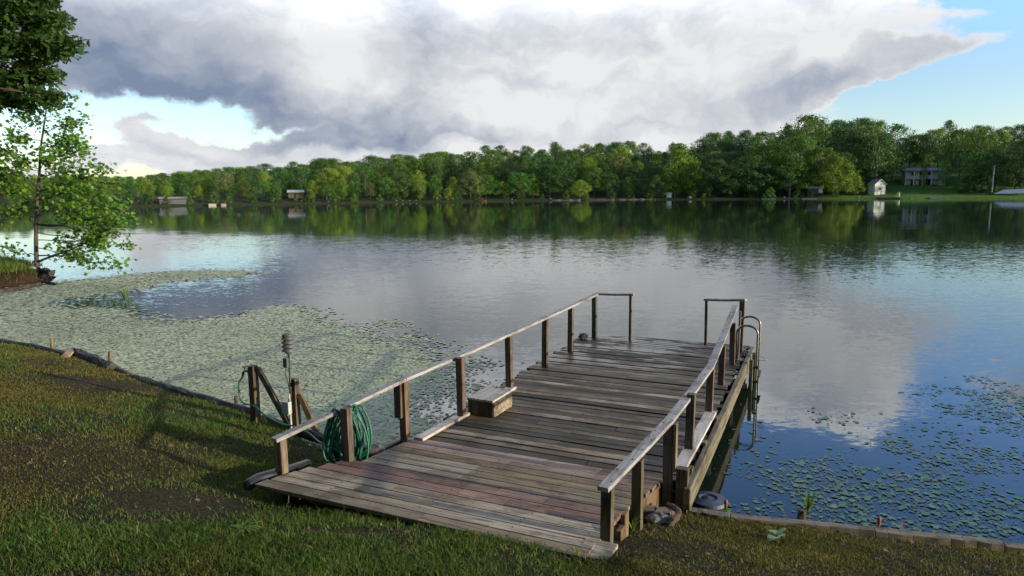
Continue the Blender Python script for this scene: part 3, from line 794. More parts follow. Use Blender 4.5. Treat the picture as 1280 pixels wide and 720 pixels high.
# ------------------------------------------------------------------ shoreline timbers
def log(name, pts, r, label, cat, mat='log', n=12, jit=.10, tint=(.5, .5, .5, .2), group=None):
    P_ = [Vector(q) for q in pts]; c = sum(P_, Vector()) / len(P_); d = (P_[-1] - P_[0]); rz = math.atan2(d.y, d.x)
    RM = Matrix.Rotation(-rz, 3, 'Z'); mb = MB(); Q = spline([RM @ (q - c) for q in P_], 8)
    rr = [r * (1 + .12 * math.sin(i * .9) * jit * 4) for i in range(len(Q))]
    mb.tube(Q, rr, n, tint, jit=jit); o = mb.build(name, M[mat], None, 0, False)
    o.location = c; o.rotation_euler = (0, 0, rz)
    return tag(o, label, cat, group)
log('shore_log', [at(a, b, .17) for a, b in ((-40, 418), (0, 427), (45, 435), (84, 444))], .075, 'dark half-buried shore timber at the left edge, left of the broken end', 'log')
log('shore_log', [at(a, b, .17) for a, b in ((92, 440), (115, 449), (141, 461))], .095, 'short thick split shore timber just right of the broken pale end', 'log', jit=.2)
log('shore_log', [at(a, b, .13) for a, b in ((140, 459), (156, 467), (171, 476))], .06, 'short thin shore timber between the pale stake and the long log', 'log')
log('shore_log', [at(a, b, .15) for a, b in ((168, 474), (215, 488), (265, 503), (322, 519))], .085, 'long round shore log running up to the faucet post', 'log')
log('shore_log', [at(a, b, .12) for a, b in ((330, 524), (380, 541), (425, 556))], .07, 'shore log passing behind the weather gauge and the hose', 'log')
p0 = at(86, 446, .2); mb = MB(); mb.beam(at(76, 452, .19), at(90, 437, .24), .16, .03, (1.1, .9, .6, .3)); tag(mb.build('split_board', M['ramp'], None, .01), 'pale broken board end sticking up between two shore timbers', 'board')
def stake(px, py, zb, top, r, label, mat='post', lean=(0, 0), tint=(.8, .75, .6, .2)):
    p = at(px, py, zb); zt = zat(p.x, p.y, top); mb = MB()
    mb.tube([(0, 0, -.4), (lean[0] * .5, lean[1] * .5, (zt - zb) * .5), (lean[0], lean[1], zt - zb)], [r, r, r * .9], 8, tint, jit=.08)
    o = mb.build('wooden_stake', M[mat], None); o.location = p; return tag(o, label, 'stake')
stake(65, 434, .12, 423, .035, 'short pale stake behind the leftmost shore timber')
stake(137, 455, .12, 439, .035, 'tall pale stake in the duckweed beside the short thin timber', lean=(.03, 0))
stake(296, 507, .10, 495, .035, 'short dark stake behind the long round log near the faucet post', 'log', tint=(.8, .7, .6, .3))
stake(140, 461, .14, 453, .03, 'stub of a reddish stake touching the end of the split timber', tint=(1.0, .6, .5, .3))
stake(1002, 650, .0, 637, .045, 'round rusty brown stake standing in the water beside the right edging board', 'log', tint=(.9, .7, .5, .3))
def board_edge(pts, label, w=.10, h=.14):
    a, b = pts; c = (a + b) / 2; d = b - a; rz = math.atan2(d.y, d.x); mb = MB()
    l = d.length / 2
    n = 10; rnd = [random.uniform(-.006, .006) for _ in range(n + 1)]
    for i in range(n):
        x0, x1 = -l + 2 * l * i / n, -l + 2 * l * (i + 1) / n
        mb.hexa([(x0, -w / 2 + rnd[i], -h), (x1, -w / 2 + rnd[i + 1], -h), (x1, w / 2, -h), (x0, w / 2, -h), (x0, -w / 2 + rnd[i], rnd[i] * .5), (x1, -w / 2 + rnd[i + 1], rnd[i + 1] * .5), (x1, w / 2 - rnd[i + 1], rnd[i + 1] * .5), (x0, w / 2 - rnd[i], rnd[i] * .5)], (.62, .60, .52, .3))
    o = mb.build('edging_board', M['edge'], None, .004); o.location = c; o.rotation_euler = (0, 0, rz); tag(o, label, 'board')
board_edge((at(845, 633, .20), at(912, 643.5, .20)), 'edging board at the water beside the right foot of the dock')
board_edge((at(913, 643.5, .185), at(1092, 661, .185)), 'long edging board along the right bank behind the pale-leaved plant')
board_edge((at(1093, 661, .175), at(1252, 677, .175)), 'dark worn edging board at the far right of the near bank', h=.12)
board_edge((at(1256, 680, .15), at(1420, 700, .15)), 'edging board running out of the frame at the lower right corner', h=.12)
board_edge((at(806, 640, .30), at(848, 634, .30)), 'short plank under the ramp beside the loose bricks', w=.12, h=.05)

def rock(px, py, z, s, label, name='rock', cat='rock', col='stone', sq=(1, 1, .6), seed=0):
    p = at(px, py, z); mb = MB(); rnd = random.Random(seed); n, m_ = 9, 6
    for j in range(m_ + 1):
        ph = math.pi * j / m_
        for k in range(n):
            th = 2 * math.pi * k / n; rr = s * (1 + rnd.uniform(-.16, .16))
            mb.v.append((rr * sq[0] * math.sin(ph) * math.cos(th), rr * sq[1] * math.sin(ph) * math.sin(th), rr * sq[2] * math.cos(ph)))
    for j in range(m_):
        for k in range(n):
            mb.face([j * n + k, (j + 1) * n + k, (j + 1) * n + (k + 1) % n, j * n + (k + 1) % n], (.5, .5, .5, 0))
    o = mb.build(name, M[col]); o.location = p; tag(o, label, cat); return o
rock(825, 649, .33, .085, 'pale flat stone under the loose planks at the right foot of the dock', sq=(1.5, 1, .7), seed=3)
for i, (a, b, rz, lab) in enumerate(((812, 638, .1, 'left of the two weathered blocks beside the dock foot'), (827, 641, .3, 'right of the two weathered blocks beside the dock foot'))):
    p = at(a, b, .36); mb = MB(); mb.box(-.075, .075, -.06, .06, -.05, .03, (.7, .6, .5, .2 * i)); o = mb.build('wooden_block', M['edge'], None, .01); o.location = p; o.rotation_euler = (0, 0, -AL + rz); tag(o, lab, 'block')
pts = [at(a, b, z) for a, b, z in ((835, 658, .32), (843, 650, .36), (848, 641, .38), (842, 634, .38), (834, 631, .36))]
mb = MB(); mb.tube(spline(pts, 6), [.03] * 24 + [.02], 8, (.8, .5, .4, .2), jit=.2); tag(mb.build('driftwood', M['log'], None), 'curved piece of dark driftwood beside the pale stone at the dock foot', 'driftwood')
p = at(885, 627, .03); mb = MB()
mb.lathe([(.19, -.02), (.20, 0), (.19, .035), (.10, .05), (.08, .035), (.03, .045), (.01, .05)], 28); o = mb.build('round_lid', mat_plain('blue_grey_plastic', (.055, .07, .10), .5)); o.location = p
tag(o, 'round blue-grey plastic lid floating in the shade beside the dock foot', 'lid')

# ------------------------------------------------------------------ small plants on the near bank
def blade_plant(name, loc, n, ln, w, mat, label, cat, tilt=(.3, 1.1), col=(.5, .5, .5), seed=0, group=None, kind=None):
    rnd = random.Random(seed); V = []; C = []
    for i in range(n):
        th = rnd.uniform(0, 6.283); ti = rnd.uniform(*tilt); l = ln * rnd.uniform(.6, 1.1); ww = w * rnd.uniform(.7, 1.2)
        d = Vector((math.cos(th), math.sin(th), 0)); s_ = Vector((-d.y, d.x, 0)); prev = Vector((0, 0, 0)); a = math.pi / 2 - ti * .5; segs = 5
        P_ = [prev]
        for k in range(segs):
            prev = prev + (d * math.cos(a) + Vector((0, 0, 1)) * math.sin(a)) * l / segs; a -= ti * .35; P_.append(prev)
        for k in range(segs):
            w0 = ww * math.sin(math.pi * (.12 + .88 * k / segs)) ** .6 if k < segs else 0; w1 = ww * math.sin(math.pi * min(.98, .12 + .88 * (k + 1) / segs)) ** .6
            if k == segs - 1: w1 = .0005
            V += [P_[k] - s_ * w0 / 2, P_[k] + s_ * w0 / 2, P_[k + 1] + s_ * w1 / 2, P_[k + 1] - s_ * w1 / 2]
            b = rnd.uniform(.85, 1.15); C.append((col[0] * b, col[1] * b, col[2] * b, 1))
    me = mesh_np(name, np.array([tuple(v) for v in V]), 4, C, False)
    o = link(name, me, M[mat]); o.location = loc
    return tag(o, label, cat, group, kind)
p = at(970, 672, .30); p.z = gz(p.x, p.y)
blade_plant('leafy_plant', p, 6, .17, .075, 'fleaf', 'small plant with broad pale felted leaves on the right bank', 'plant', (.6, 1.3), seed=5)
p = at(304, 660, .8); p.z = gz(p.x, p.y)
blade_plant('grass_tuft', p, 60, .17, .014, 'grass', 'flat bright green grass tuft in front of the left ramp corner', 'grass tuft', (.8, 1.9), (.55, .95, .5), seed=6)
p = at(740, 655, .55); 
for (a, b, z, n, ln, lab, sd) in ((791, 655, .5, 14, .2, 'thin green grass tuft against the second right railing post', 2), (722, 700, .62, 12, .12, 'small grass tuft at the right front edge of the ramp', 3)):
    p = at(a, b, z); p.z = gz(p.x, p.y); blade_plant('grass_tuft', p, n, ln, .007, 'grass', lab, 'grass tuft', (.2, .9), (.8, 1.1, .7), seed=sd)
for (px, py, lab, sd) in ((907, 634, 'small seedling with an orange tip on the waterline below the dock', 1), (1098, 656, 'small seedling with an orange tip behind the right edging board', 2)):
    p = at(px, py + 6, .08)
    e_ = empty('water_seedling', tuple(p), lab, 'plant')
    o = blade_plant('leaves', (0, 0, 0), 9, .09, .022, 'leaf_syc', None, None, (.4, 1.5), (.9, 1.0, .5), seed=sd); o.parent = e_
    mb = MB(); mb.lathe([(.004, 0), (.012, .03), (.018, .09), (.022, .11), (.014, .13), (.003, .14)], 10); mb.build('tip', mat_plain('orange_bud', (.30, .10, .04), .7), e_, 0, True)
p = at(157, 378, 0.0); blade_plant('water_plant', p, 26, .55, .02, 'grass', 'tuft of reeds growing out of the duckweed off the left bank', 'plant', (.1, .6), (.7, .9, .6), seed=9)
p = at(142, 379, 0.0); blade_plant('water_plant', p, 14, .25, .03, 'grass', 'low water plant left of the reed tuft in the duckweed', 'plant', (.3, 1.1), (.5, .8, .5), seed=12)
for px, py, lab in ((1010, 640, 'leggy weed with dark leaves behind the rusty stake'),):
    p = at(px, py + 4, .05); blade_plant('shore_weed', p, 12, .30, .02, 'leaf_mid', lab, 'plant', (.1, .6), seed=14)

# ------------------------------------------------------------------ grass on the near bank
def tri_blades(x, y, z, h, w, lean, col):
    n = len(x); th = RNG.random(n) * 6.283; ph = RNG.random(n) * 6.283
    dx, dy = np.cos(th) * w / 2, np.sin(th) * w / 2
    lx, ly = np.cos(ph) * lean * h, np.sin(ph) * lean * h
    b0 = np.stack([x - dx, y - dy, z], -1); b1 = np.stack([x + dx, y + dy, z], -1)
    m1 = np.stack([x + dx * .7 + lx * .35, y + dy * .7 + ly * .35, z + h * .6], -1); m0 = np.stack([x - dx * .7 + lx * .35, y - dy * .7 + ly * .35, z + h * .6], -1)
    tp = np.stack([x + lx, y + ly, z + h], -1); tq = tp + np.stack([dx * .1, dy * .1, 0 * h], -1)
    V = np.stack([b0, b1, m1, m0, m0, m1, tq, tp], 1).reshape(-1, 3)
    C = np.repeat(col, 2, axis=0)
    return V, C
N = 520000
azg = RNG.uniform(-.80, .80, 1500000); rg = 2.2 + 29 * RNG.random(1500000) ** 1.35
gxx, gyy = rg * np.sin(azg), rg * np.cos(azg)
keep = in_poly(gxx, gyy, LAND)
gxx, gyy = gxx[keep], gyy[keep]
dsh = dist_poly(gxx, gyy, SHORE, closed=False)
keep = dsh > .07 + .10 * RNG.random(len(gxx))
gxx, gyy = gxx[keep], gyy[keep]; dsh = dsh[keep]
vv = gxx * Vv.x + gyy * Vv.y; uu = gxx * Uv.x + gyy * Uv.y
under = (vv > -4.72) & (vv < -1.42) & (uu > 4.66)
a_ = at(228, 604, .8); dirt = np.exp(-(((gxx - a_.x) / .9) ** 2 + ((gyy - a_.y) / .45) ** 2))
a2 = at(800, 690, .5); dirt += np.exp(-(((gxx - a2.x) / .45) ** 2 + ((gyy - a2.y) / .3) ** 2))
a4 = at(420, 660, .75); dirt += .7 * np.exp(-(((gxx - a4.x) / .7) ** 2 + ((gyy - a4.y) / .18) ** 2))
a3 = at(120, 480, .35); dirt += .8 * np.exp(-(((gxx - a3.x) / 1.6) ** 2 + ((gyy - a3.y) / .5) ** 2))
patch = fbm(gxx, gyy, 1.1, 4, 2) 
keep = (~under) & (RNG.random(len(gxx)) < np.clip((patch - .33) * 4.5, .25, 1) * (1 - np.clip(dirt * 1.5, 0, .96)))
gxx, gyy, dsh, patch = gxx[keep], gyy[keep], dsh[keep], patch[keep]
if len(gxx) > N: gxx, gyy, dsh, patch = gxx[:N], gyy[:N], dsh[:N], patch[:N]
n = len(gxx); dcam = np.hypot(gxx, gyy)
lush = np.clip((fbm(gxx, gyy, .45, 3, 8) - .48) * 5, 0, 1) + np.exp(-(((gxx + 10.2) / 1.6) ** 2 + ((gyy - 11.2) / .8) ** 2))
h = RNG.uniform(.012, .031, n) * (1 + .7 * lush) * (.8 + dcam * .03) * (1 + (RNG.random(n) < .03) * 1.2)
isl = (np.hypot(gxx + 22, gyy - 28) < 9); h = np.where(isl, h * 3.2, h)
wd = RNG.uniform(.0035, .0065, n) * (.7 + dcam * .11)
yel = RNG.random(n) * 1.08; r0 = RNG.uniform(.55, 1.35, n)
colr = np.stack([(.52 + .15 * (yel > .6) + .34 * (yel > .93) - .22 * lush) * r0, (.50 + .10 * lush) * r0 * np.where(yel > .93, .85, 1), (.48 + .3 * (yel > .93)) * r0, np.ones(n)], -1)
br = fbm(gxx, gyy, 2.2, 3, 4); colr[:, :3] *= (.65 + .7 * br)[:, None]
V, C = tri_blades(gxx, gyy, ground_z(gxx, gyy) - .004, h, wd, RNG.uniform(.1, 1.1, n), colr)
xs_, ys_ = RNG.uniform(-32, -17, 60000), RNG.uniform(18, 36, 60000); k_ = in_poly(xs_, ys_, LAND); xs_, ys_ = xs_[k_], ys_[k_]
k_ = dist_poly(xs_, ys_, SHORE, closed=False) > .04; xs_, ys_ = xs_[k_], ys_[k_]; m_ = len(xs_); r0 = RNG.uniform(.6, 1.3, m_)
V2, C2 = tri_blades(xs_, ys_, ground_z(xs_, ys_) - .01, RNG.uniform(.10, .30, m_), RNG.uniform(.014, .026, m_), RNG.uniform(.1, .9, m_), np.stack([.5 * r0, .68 * r0, .5 * r0, np.ones(m_)], -1))
V = np.concatenate([V, V2]); C = np.concatenate([C, C2])
tag(link('grass', mesh_np('grass', V, 4, C), M['grass']), kind='stuff')
print('grass blades', n)
# dead leaves and bark chips
n = 9000; rr_ = RNG.uniform(2.4, 15, n); aa_ = RNG.uniform(-.8, .75, n); x = rr_ * np.sin(aa_); y = rr_ * np.cos(aa_); ok = in_poly(x, y, LAND) & (dist_poly(x, y, SHORE, closed=False) > .1)
vv = x * Vv.x + y * Vv.y; uu = x * Uv.x + y * Uv.y
ok &= ~((vv > -4.9) & (vv < -1.3) & (uu > 4.6))
x, y = x[ok], y[ok]; n = len(x); th = RNG.random(n) * 6.28; s_ = .004 + .020 * RNG.random(n) ** 5
zc = ground_z(x, y) + RNG.uniform(.004, .022, n)
ang = np.arange(6) / 6 * 6.283; rad = np.array([1.5, .75, .7, 1.2, .7, .75])
V = np.stack([x[:, None] + np.cos(ang + th[:, None]) * rad * s_[:, None], y[:, None] + np.sin(ang + th[:, None]) * rad * s_[:, None], zc[:, None] + RNG.uniform(-.012, .012, (n, 6))], -1).reshape(-1, 3)
c = RNG.uniform(.3, 1.0, (n, 1)) * np.array([[.5, .5, .5]]); hot = RNG.random(n) < .03; c[hot] = (1.3, 1.4, 1.5)
tag(link('fallen_leaves', mesh_np('fallen_leaves', V, 6, np.hstack([c, np.ones((n, 1))])), M['litter']), kind='stuff')

# ------------------------------------------------------------------ duckweed (left) and lily pads (right)
def px_poly(P_, z=0.0): return [tuple(at(a, b, z)[:2]) for a, b in P_]
def pads(x, y, r, z, col, k=6, tilt=.05):
    n = len(x); th = RNG.random(n) * 6.28; ang = np.arange(k) / k * 2 * math.pi
    A = ang[None] + th[:, None]; rr = r[:, None] * RNG.uniform(.85, 1.1, (n, k))
    if k > 6: rr[:, 0] *= .25
    X_ = np.cos(A) * rr; Y_ = np.sin(A) * rr; tx = RNG.normal(0, tilt, (n, 1)); ty = RNG.normal(0, tilt, (n, 1))
    V = np.stack([x[:, None] + X_, y[:, None] + Y_, z[:, None] + X_ * tx + Y_ * ty + 0 * X_], -1).reshape(-1, 3)
    return V
mat_A = px_poly([(-160, 372), (0, 362), (60, 352), (130, 345), (200, 338), (300, 335), (332, 339), (300, 347), (230, 352), (180, 362), (140, 372), (165, 386), (230, 394), (300, 388), (355, 381), (410, 386), (440, 400), (500, 408), (560, 425), (640, 443), (668, 455), (655, 475), (640, 500), (560, 580), (520, 640), (380, 640), (250, 580), (100, 530), (0, 490), (-160, 470)])
def weed_density(x, y):
    d = dist_poly(x, y, mat_A); ins = in_poly(x, y, mat_A)
    sd = np.where(ins, d, -d)
    f = fbm(x, y, .55, 4, 3); g = fbm(x, y, 2.5, 3, 9)
    base = np.clip((sd + (f - .5) * 3.0 + .1) / 1.5, 0, 1) ** 1.5
    pxl = 640 + FPX * x / np.maximum(y, 1)         # thinner towards the dock and outward
    thin = np.clip((x + 2.2) / 3.6, 0, 1)
    return base * np.clip(1.3 - .8 * thin + (g - .5) * 1.4 * (.2 + thin), 0, 1)
LS = lambda x, y: (~in_poly(x, y, LAND)) 
# carpet cells
def jgrid(x0, x1, y0, y1, st):
    a, b = np.meshgrid(np.arange(x0, x1, st), np.arange(y0, y1, st)); a = a.ravel(); b = b.ravel()
    return a + RNG.uniform(-.4, .4, len(a)) * st, b + RNG.uniform(-.4, .4, len(b)) * st
VA, CA = [], []
for (x0, x1, y0, y1, st) in ((-7.5, 1.5, 6.5, 13, .042), (-14, 1.5, 13, 18, .06), (-14, -7.5, 8, 13, .055), (-34, 2, 18, 31, .085), (-34, -14, 12, 18, .08)):
    x, y = jgrid(x0, x1, y0, y1, st)
    k_ = LS(x, y); x, y = x[k_], y[k_]
    dn = weed_density(x, y); k_ = RNG.random(len(x)) < dn; x, y = x[k_], y[k_]
    k_ = ~((dist_poly(x, y, SHORE, closed=False) < .02)); x, y = x[k_], y[k_]
    n = len(x); r = st * RNG.uniform(.62, .95, n)
    VA.append(pads(x, y, r, .006 + RNG.random(n) * .008, None, 5, .06))
    b = RNG.uniform(.80, 1.18, n); dk = RNG.random(n) < .05; b[dk] *= .35
    tone = .8 + .4 * fbm(x, y, .35, 3, 6)
    CA.append(np.stack([.5 * b * tone * (1 + .1 * (RNG.random(n) - .5)), .5 * b * tone, .5 * b * tone * (1 + .2 * (RNG.random(n) - .5)), np.ones(n)], -1))
for (x0, x1, y0, y1, st) in ((-14, 1.5, 6.5, 18, .085), (-34, 2, 18, 31, .13), (-34, -14, 12, 18, .12)):
    x, y = jgrid(x0, x1, y0, y1, st); k_ = LS(x, y) & (dist_poly(x, y, SHORE, closed=False) > .06); x, y = x[k_], y[k_]
    dn = weed_density(x, y); k_ = RNG.random(len(x)) < np.clip((dn - .45) * 2.2, 0, .97); x, y = x[k_], y[k_]; n = len(x)
    VA.append(pads(x, y, st * RNG.uniform(.6, .85, n), .002 + RNG.random(n) * .003, None, 5, .0)); b = RNG.uniform(.36, .44, n)
    CA.append(np.stack([b, b, b, np.ones(n)], -1))
V = np.concatenate(VA); C = np.concatenate(CA); print('weed', len(C))
tag(link('duckweed', mesh_np('duckweed', V, 5, C), M['weed']), kind='stuff')
# lily pads
PB = [(px_poly([(1010, 575), (1060, 550), (1130, 548), (1180, 575), (1230, 560), (1290, 590), (1320, 690), (1120, 668), (1020, 655), (985, 610)]), .62),
      (px_poly([(1180, 485), (1230, 478), (1300, 505), (1330, 570), (1260, 560), (1235, 530), (1195, 505)]), .5),
      (px_poly([(915, 590), (970, 580), (1010, 600), (1010, 650), (925, 642)]), .26),
      (px_poly([(960, 520), (1180, 520), (1290, 560), (1290, 680), (1000, 650)]), .12),
      (px_poly([(880, 510), (905, 505), (915, 600), (880, 640)]), .05), (px_poly([(480, 470), (640, 450), (760, 480), (760, 560), (500, 560)]), .12)]
x, y = jgrid(-3, 12, 5, 16, .048)
k_ = LS(x, y) & (dist_poly(x, y, SHORE, closed=False) > .07); x, y = x[k_], y[k_]
dn = np.zeros(len(x)); f = fbm(x, y, 1.5, 4, 12)
for P_, w_ in PB:
    d = dist_poly(x, y, P_); ins = in_poly(x, y, P_); sd = np.where(ins, d, -d)
    dn = np.maximum(dn, np.clip((sd + .3 + (f - .5) * 1.6) / .5, 0, 1) * w_)
dn *= np.clip((f - .36) * 7, .06, 1.25)
k_ = RNG.random(len(x)) < dn; x, y = x[k_], y[k_]; n = len(x)
r = .010 + .038 * RNG.random(n) ** 2.2
V = pads(x, y, r, .006 + RNG.random(n) * .006, None, 8, .03)
b = RNG.uniform(.55, 1.45, n); redd = RNG.random(n) < .04
C = np.stack([.5 * b, .5 * b, .5 * b, np.ones(n)], -1); C[redd, :3] = (1.0, .25, .3); yl = RNG.random(n) < .10; C[yl, 0] *= 1.9
tag(link('lily_pads', mesh_np('lily_pads', V, 8, C), M['pad']), kind='stuff'); print('pads', n)

# ------------------------------------------------------------------ near trees
LOBE_S = [(0, 0), (.30, .10), (.62, .06), (.50, .20), (.85, .22), (1.0, 0)]     # half outline of a lobed leaf
def leaf_cloud(P_, N_, size, outline, aspect=.8):
    """P_: points, N_: approx normals; each a flat lobed leaf"""
    n = len(P_); nr = N_ + RNG.normal(0, .55, (n, 3)); nr /= np.linalg.norm(nr, axis=1)[:, None]
    a = RNG.normal(0, 1, (n, 3)); a -= nr * (a * nr).sum(1)[:, None]; a /= np.linalg.norm(a, axis=1)[:, None]; b = np.cross(nr, a)
    s = (size * RNG.uniform(.65, 1.2, n))[:, None, None]
    pts = outline; k = len(pts)
    U_ = np.array([p[0] for p in pts])[None, :, None]; V_ = np.array([p[1] for p in pts])[None, :, None]
    bend = (V_ ** 2) * -.5
    V = P_[:, None] + s * (a[:, None] * (U_ - .4) + b[:, None] * V_ * aspect + nr[:, None] * bend)
    return V.reshape(-1, 3), k
SYC = [(0, 0), (.15, .42), (.42, .28), (.62, .55), (.72, .22), (1.0, 0), (.72, -.22), (.62, -.55), (.42, -.28), (.15, -.42)]
OAK = [(0, 0), (.25, .22), (.38, .10), (.58, .32), (.68, .12), (.85, .2), (1.0, 0), (.85, -.2), (.68, -.12), (.58, -.32), (.38, -.10), (.25, -.22)]
def grow(mb, p0, p1, r0, r1, sag=0.0, wob=.05, n=6, nv=7, rnd=random):
    p0, p1 = Vector(p0), Vector(p1); d = p1 - p0; pts = []; l = d.length
    for i in range(n + 1):
        f_ = i / n
        q = p0 + d * f_ + Vector((rnd.uniform(-1, 1), rnd.uniform(-1, 1), rnd.uniform(-1, 1))) * wob * l * math.sin(math.pi * f_) + Vector((0, 0, -sag * l * math.sin(math.pi * f_)))
        pts.append(q)
    mb.tube(pts, [r0 + (r1 - r0) * i / n for i in range(n + 1)], nv, (.5, .5, .5, 0)); return pts

# slim sapling (sycamore) on the spit of land
rnd = random.Random(4)
b0 = at(46, 331, .62); YT = b0.y
sap = empty('sycamore_sapling', tuple(b0), 'slim young tree with large bright green leaves leaning over the water on the left spit', 'tree')
lp = lambda px, py, dy=0.0: atY(px, py, YT + dy) - b0
tm = MB()
trunk = [lp(46, 334), lp(45, 300), lp(46, 260), lp(49, 220), lp(51, 185), lp(56, 150), lp(60, 120)]
tm.tube(spline(trunk, 4), [.085 - .0028 * i for i in range(25)], 8)
leafP = []
def limb(a, bpx, bpy, dy, r, nsub, sag=0.0):
    end = lp(bpx, bpy, dy); pts = grow(tm, a, end, r, .008, sag, .04, 8, 6, rnd)
    for k in range(nsub):
        f_ = rnd.uniform(.30, 1.0); q = pts[int(f_ * 8)]; ln = rnd.uniform(.35, .85) * (1.15 - .4 * f_)
        dirv = (end - a).normalized() + Vector((rnd.uniform(-.9, .9), rnd.uniform(-1, 1), rnd.uniform(-.55, .6))); e = q + dirv.normalized() * ln
        tw = grow(tm, q, e, .010, .004, .04, .05, 3, 4, rnd)
        for s_ in range(rnd.randint(10, 18)):
            g_ = rnd.random() ** .7; b = q + (e - q) * g_; leafP.append(b + Vector((rnd.gauss(0, .20), rnd.gauss(0, .20), rnd.gauss(-.02, .15))))
T_ = spline(trunk, 4)
near = lambda py: min(T_, key=lambda q: abs(proj(q + b0)[1] - py))
for (sy, ex, ey, dy, r, ns) in ((328, 140, 291, -.4, .05, 15), (318, 158, 330, -1.0, .03, 13), (300, 120, 300, .5, .02, 9), (322, -5, 308, .5, .02, 8), (285, 175, 272, -.5, .035, 22), (270, 140, 245, .6, .03, 20),
     (262, 108, 262, -.9, .02, 12), (255, -20, 262, .4, .03, 18), (245, 150, 225, -.2, .03, 20), (240, 95, 228, .8, .02, 12), (232, -15, 226, -.5, .025, 16), (222, 128, 208, .2, .025, 16), (215, 10, 200, -.8, .02, 13),
     (205, 108, 186, -.3, .02, 15), (200, -12, 186, .5, .02, 14), (190, 88, 168, .3, .018, 14), (180, 22, 170, .2, .018, 12), (168, 92, 150, -.4, .015, 12), (160, 30, 146, .4, .015, 10), (150, 78, 128, 0, .012, 10), (275, 60, 240, 1.0, .02, 10), (295, 30, 250, .9, .02, 10), (280, 182, 292, -.2, .03, 22), (265, 160, 262, .3, .03, 18), (240, 132, 214, -.1, .025, 16), (292, 165, 308, .2, .025, 14), (225, -10, 212, -.2, .025, 16), (250, 20, 235, -.6, .02, 14), (185, 100, 176, .1, .018, 12), (210, 60, 196, -.7, .02, 12), (310, 110, 320, .5, .018, 7)):
    limb(near(sy), ex, ey, dy, r, ns)
tm.build('trunk', M['bark'], sap, 0, True)
P_ = np.array([tuple(q) for q in leafP]); N_ = np.tile(np.array([[.35, -.25, .75]]), (len(P_), 1))
V, k = leaf_cloud(P_, N_, .15, SYC, .95)
b = RNG.uniform(.6, 1.35, len(P_)); C = np.stack([.5 * b * RNG.uniform(.8, 1.3, len(P_)), .5 * b, .42 * b, np.ones(len(P_))], -1)
link('foliage', mesh_np('foliage', V, k, C), M['leaf_syc'], sap)
print('sap leaves', len(P_))

# big oak on the near bank whose boughs hang into the top left corner
rnd = random.Random(8)
ob = Vector((-19.0, 15.2, 0)); ob.z = max(.3, gz(ob.x, ob.y))
oak = empty('oak_tree', tuple(ob), 'dark oak at the left whose leafy boughs hang into the top left corner', 'tree')
tm = MB(); YO = 17.0
grow(tm, (0, 0, -.3), (.4, .6, 5.2), .38, .24, 0, .01, 6, 12, rnd); grow(tm, (.4, .6, 5.2), (.2, 1.0, 10.5), .24, .08, 0, .02, 6, 9, rnd)
lo = lambda px, py, dy=0.0: atY(px, py, YO + dy) - ob
clumps = []
targ = []
for (px, py, s) in ((10, 15, 1.1), (45, 25, .95), (70, 30, .7), (62, 50, .8), (88, 58, .45), (96, 57, .30), (72, 70, .65), (30, 60, 1.0), (0, 60, 1.0), (50, 90, .8), (66, 92, .5), (25, 100, .85), (45, 118, .6), (0, 98, .7), (60, 125, .5), (78, 122, .3), (35, 132, .4), (-30, 30, 1.2), (-30, 80, 1.0), (20, -20, 1.2), (-10, 118, .6), (12, 112, .6), (25, 124, .5), (-25, 105, .7), (52, -8, .7), (-40, -20, 1.3), (35, 5, .9)):
    for dd in (-.8, .5):
        targ.append((lo(px + rnd.uniform(-7, 6), py + rnd.uniform(-7, 7), dd + rnd.uniform(-.4, .4)), s * .62))
for th in np.arange(0, 6.28, .7):
    for zz, rr in ((6.0, 3.0), (8.0, 3.2), (10.0, 2.4), (11.4, 1.0)):
        q = Vector((math.cos(th + zz) * rr, math.sin(th + zz) * rr, zz + rnd.uniform(-.5, .5)))
        w_ = proj(q + ob); 
        targ.append((q, rnd.uniform(1.0, 1.4)))
P_, N_ = [], []
def add_clump(q, s, dens):
    if q.length > 0:
        for i in range(int(dens * s ** 2)):
            d = Vector((rnd.gauss(0, 1), rnd.gauss(0, 1), rnd.gauss(0, .75))); d = d.normalized() * (rnd.random() ** .45)
            P_.append(q + Vector((d.x * s, d.y * s, d.z * s * .72))); N_.append(Vector((d.x * .5, d.y * .5, .7 + d.z * .4)))
for i, (q, s) in enumerate(targ):
    inb = i < 54
    add_clump(q, s, 800 if inb else 220)
    hgt = max(3.0, min(9.5, q.z - .8)); st_ = Vector((.3, .5 + hgt * .03, hgt * .9 if hgt > 4 else hgt))
    if i % 2 == 0: grow(tm, st_, q, .07, .015, -.06, .05, 7, 5, rnd)
tm.build('trunk', M['bark'], oak, 0, True)
P_ = np.array([tuple(q) for q in P_]); N_ = np.array([tuple(q) for q in N_])
V, k = leaf_cloud(P_, N_, .17, OAK, 1.0)
b = RNG.uniform(.5, 1.4, len(P_)); C = np.stack([.5 * b, .5 * b, .45 * b, np.ones(len(P_))], -1)
link('foliage', mesh_np('foliage', V, k, C), M['leaf_oak'], oak)
print('oak leaves', len(P_))
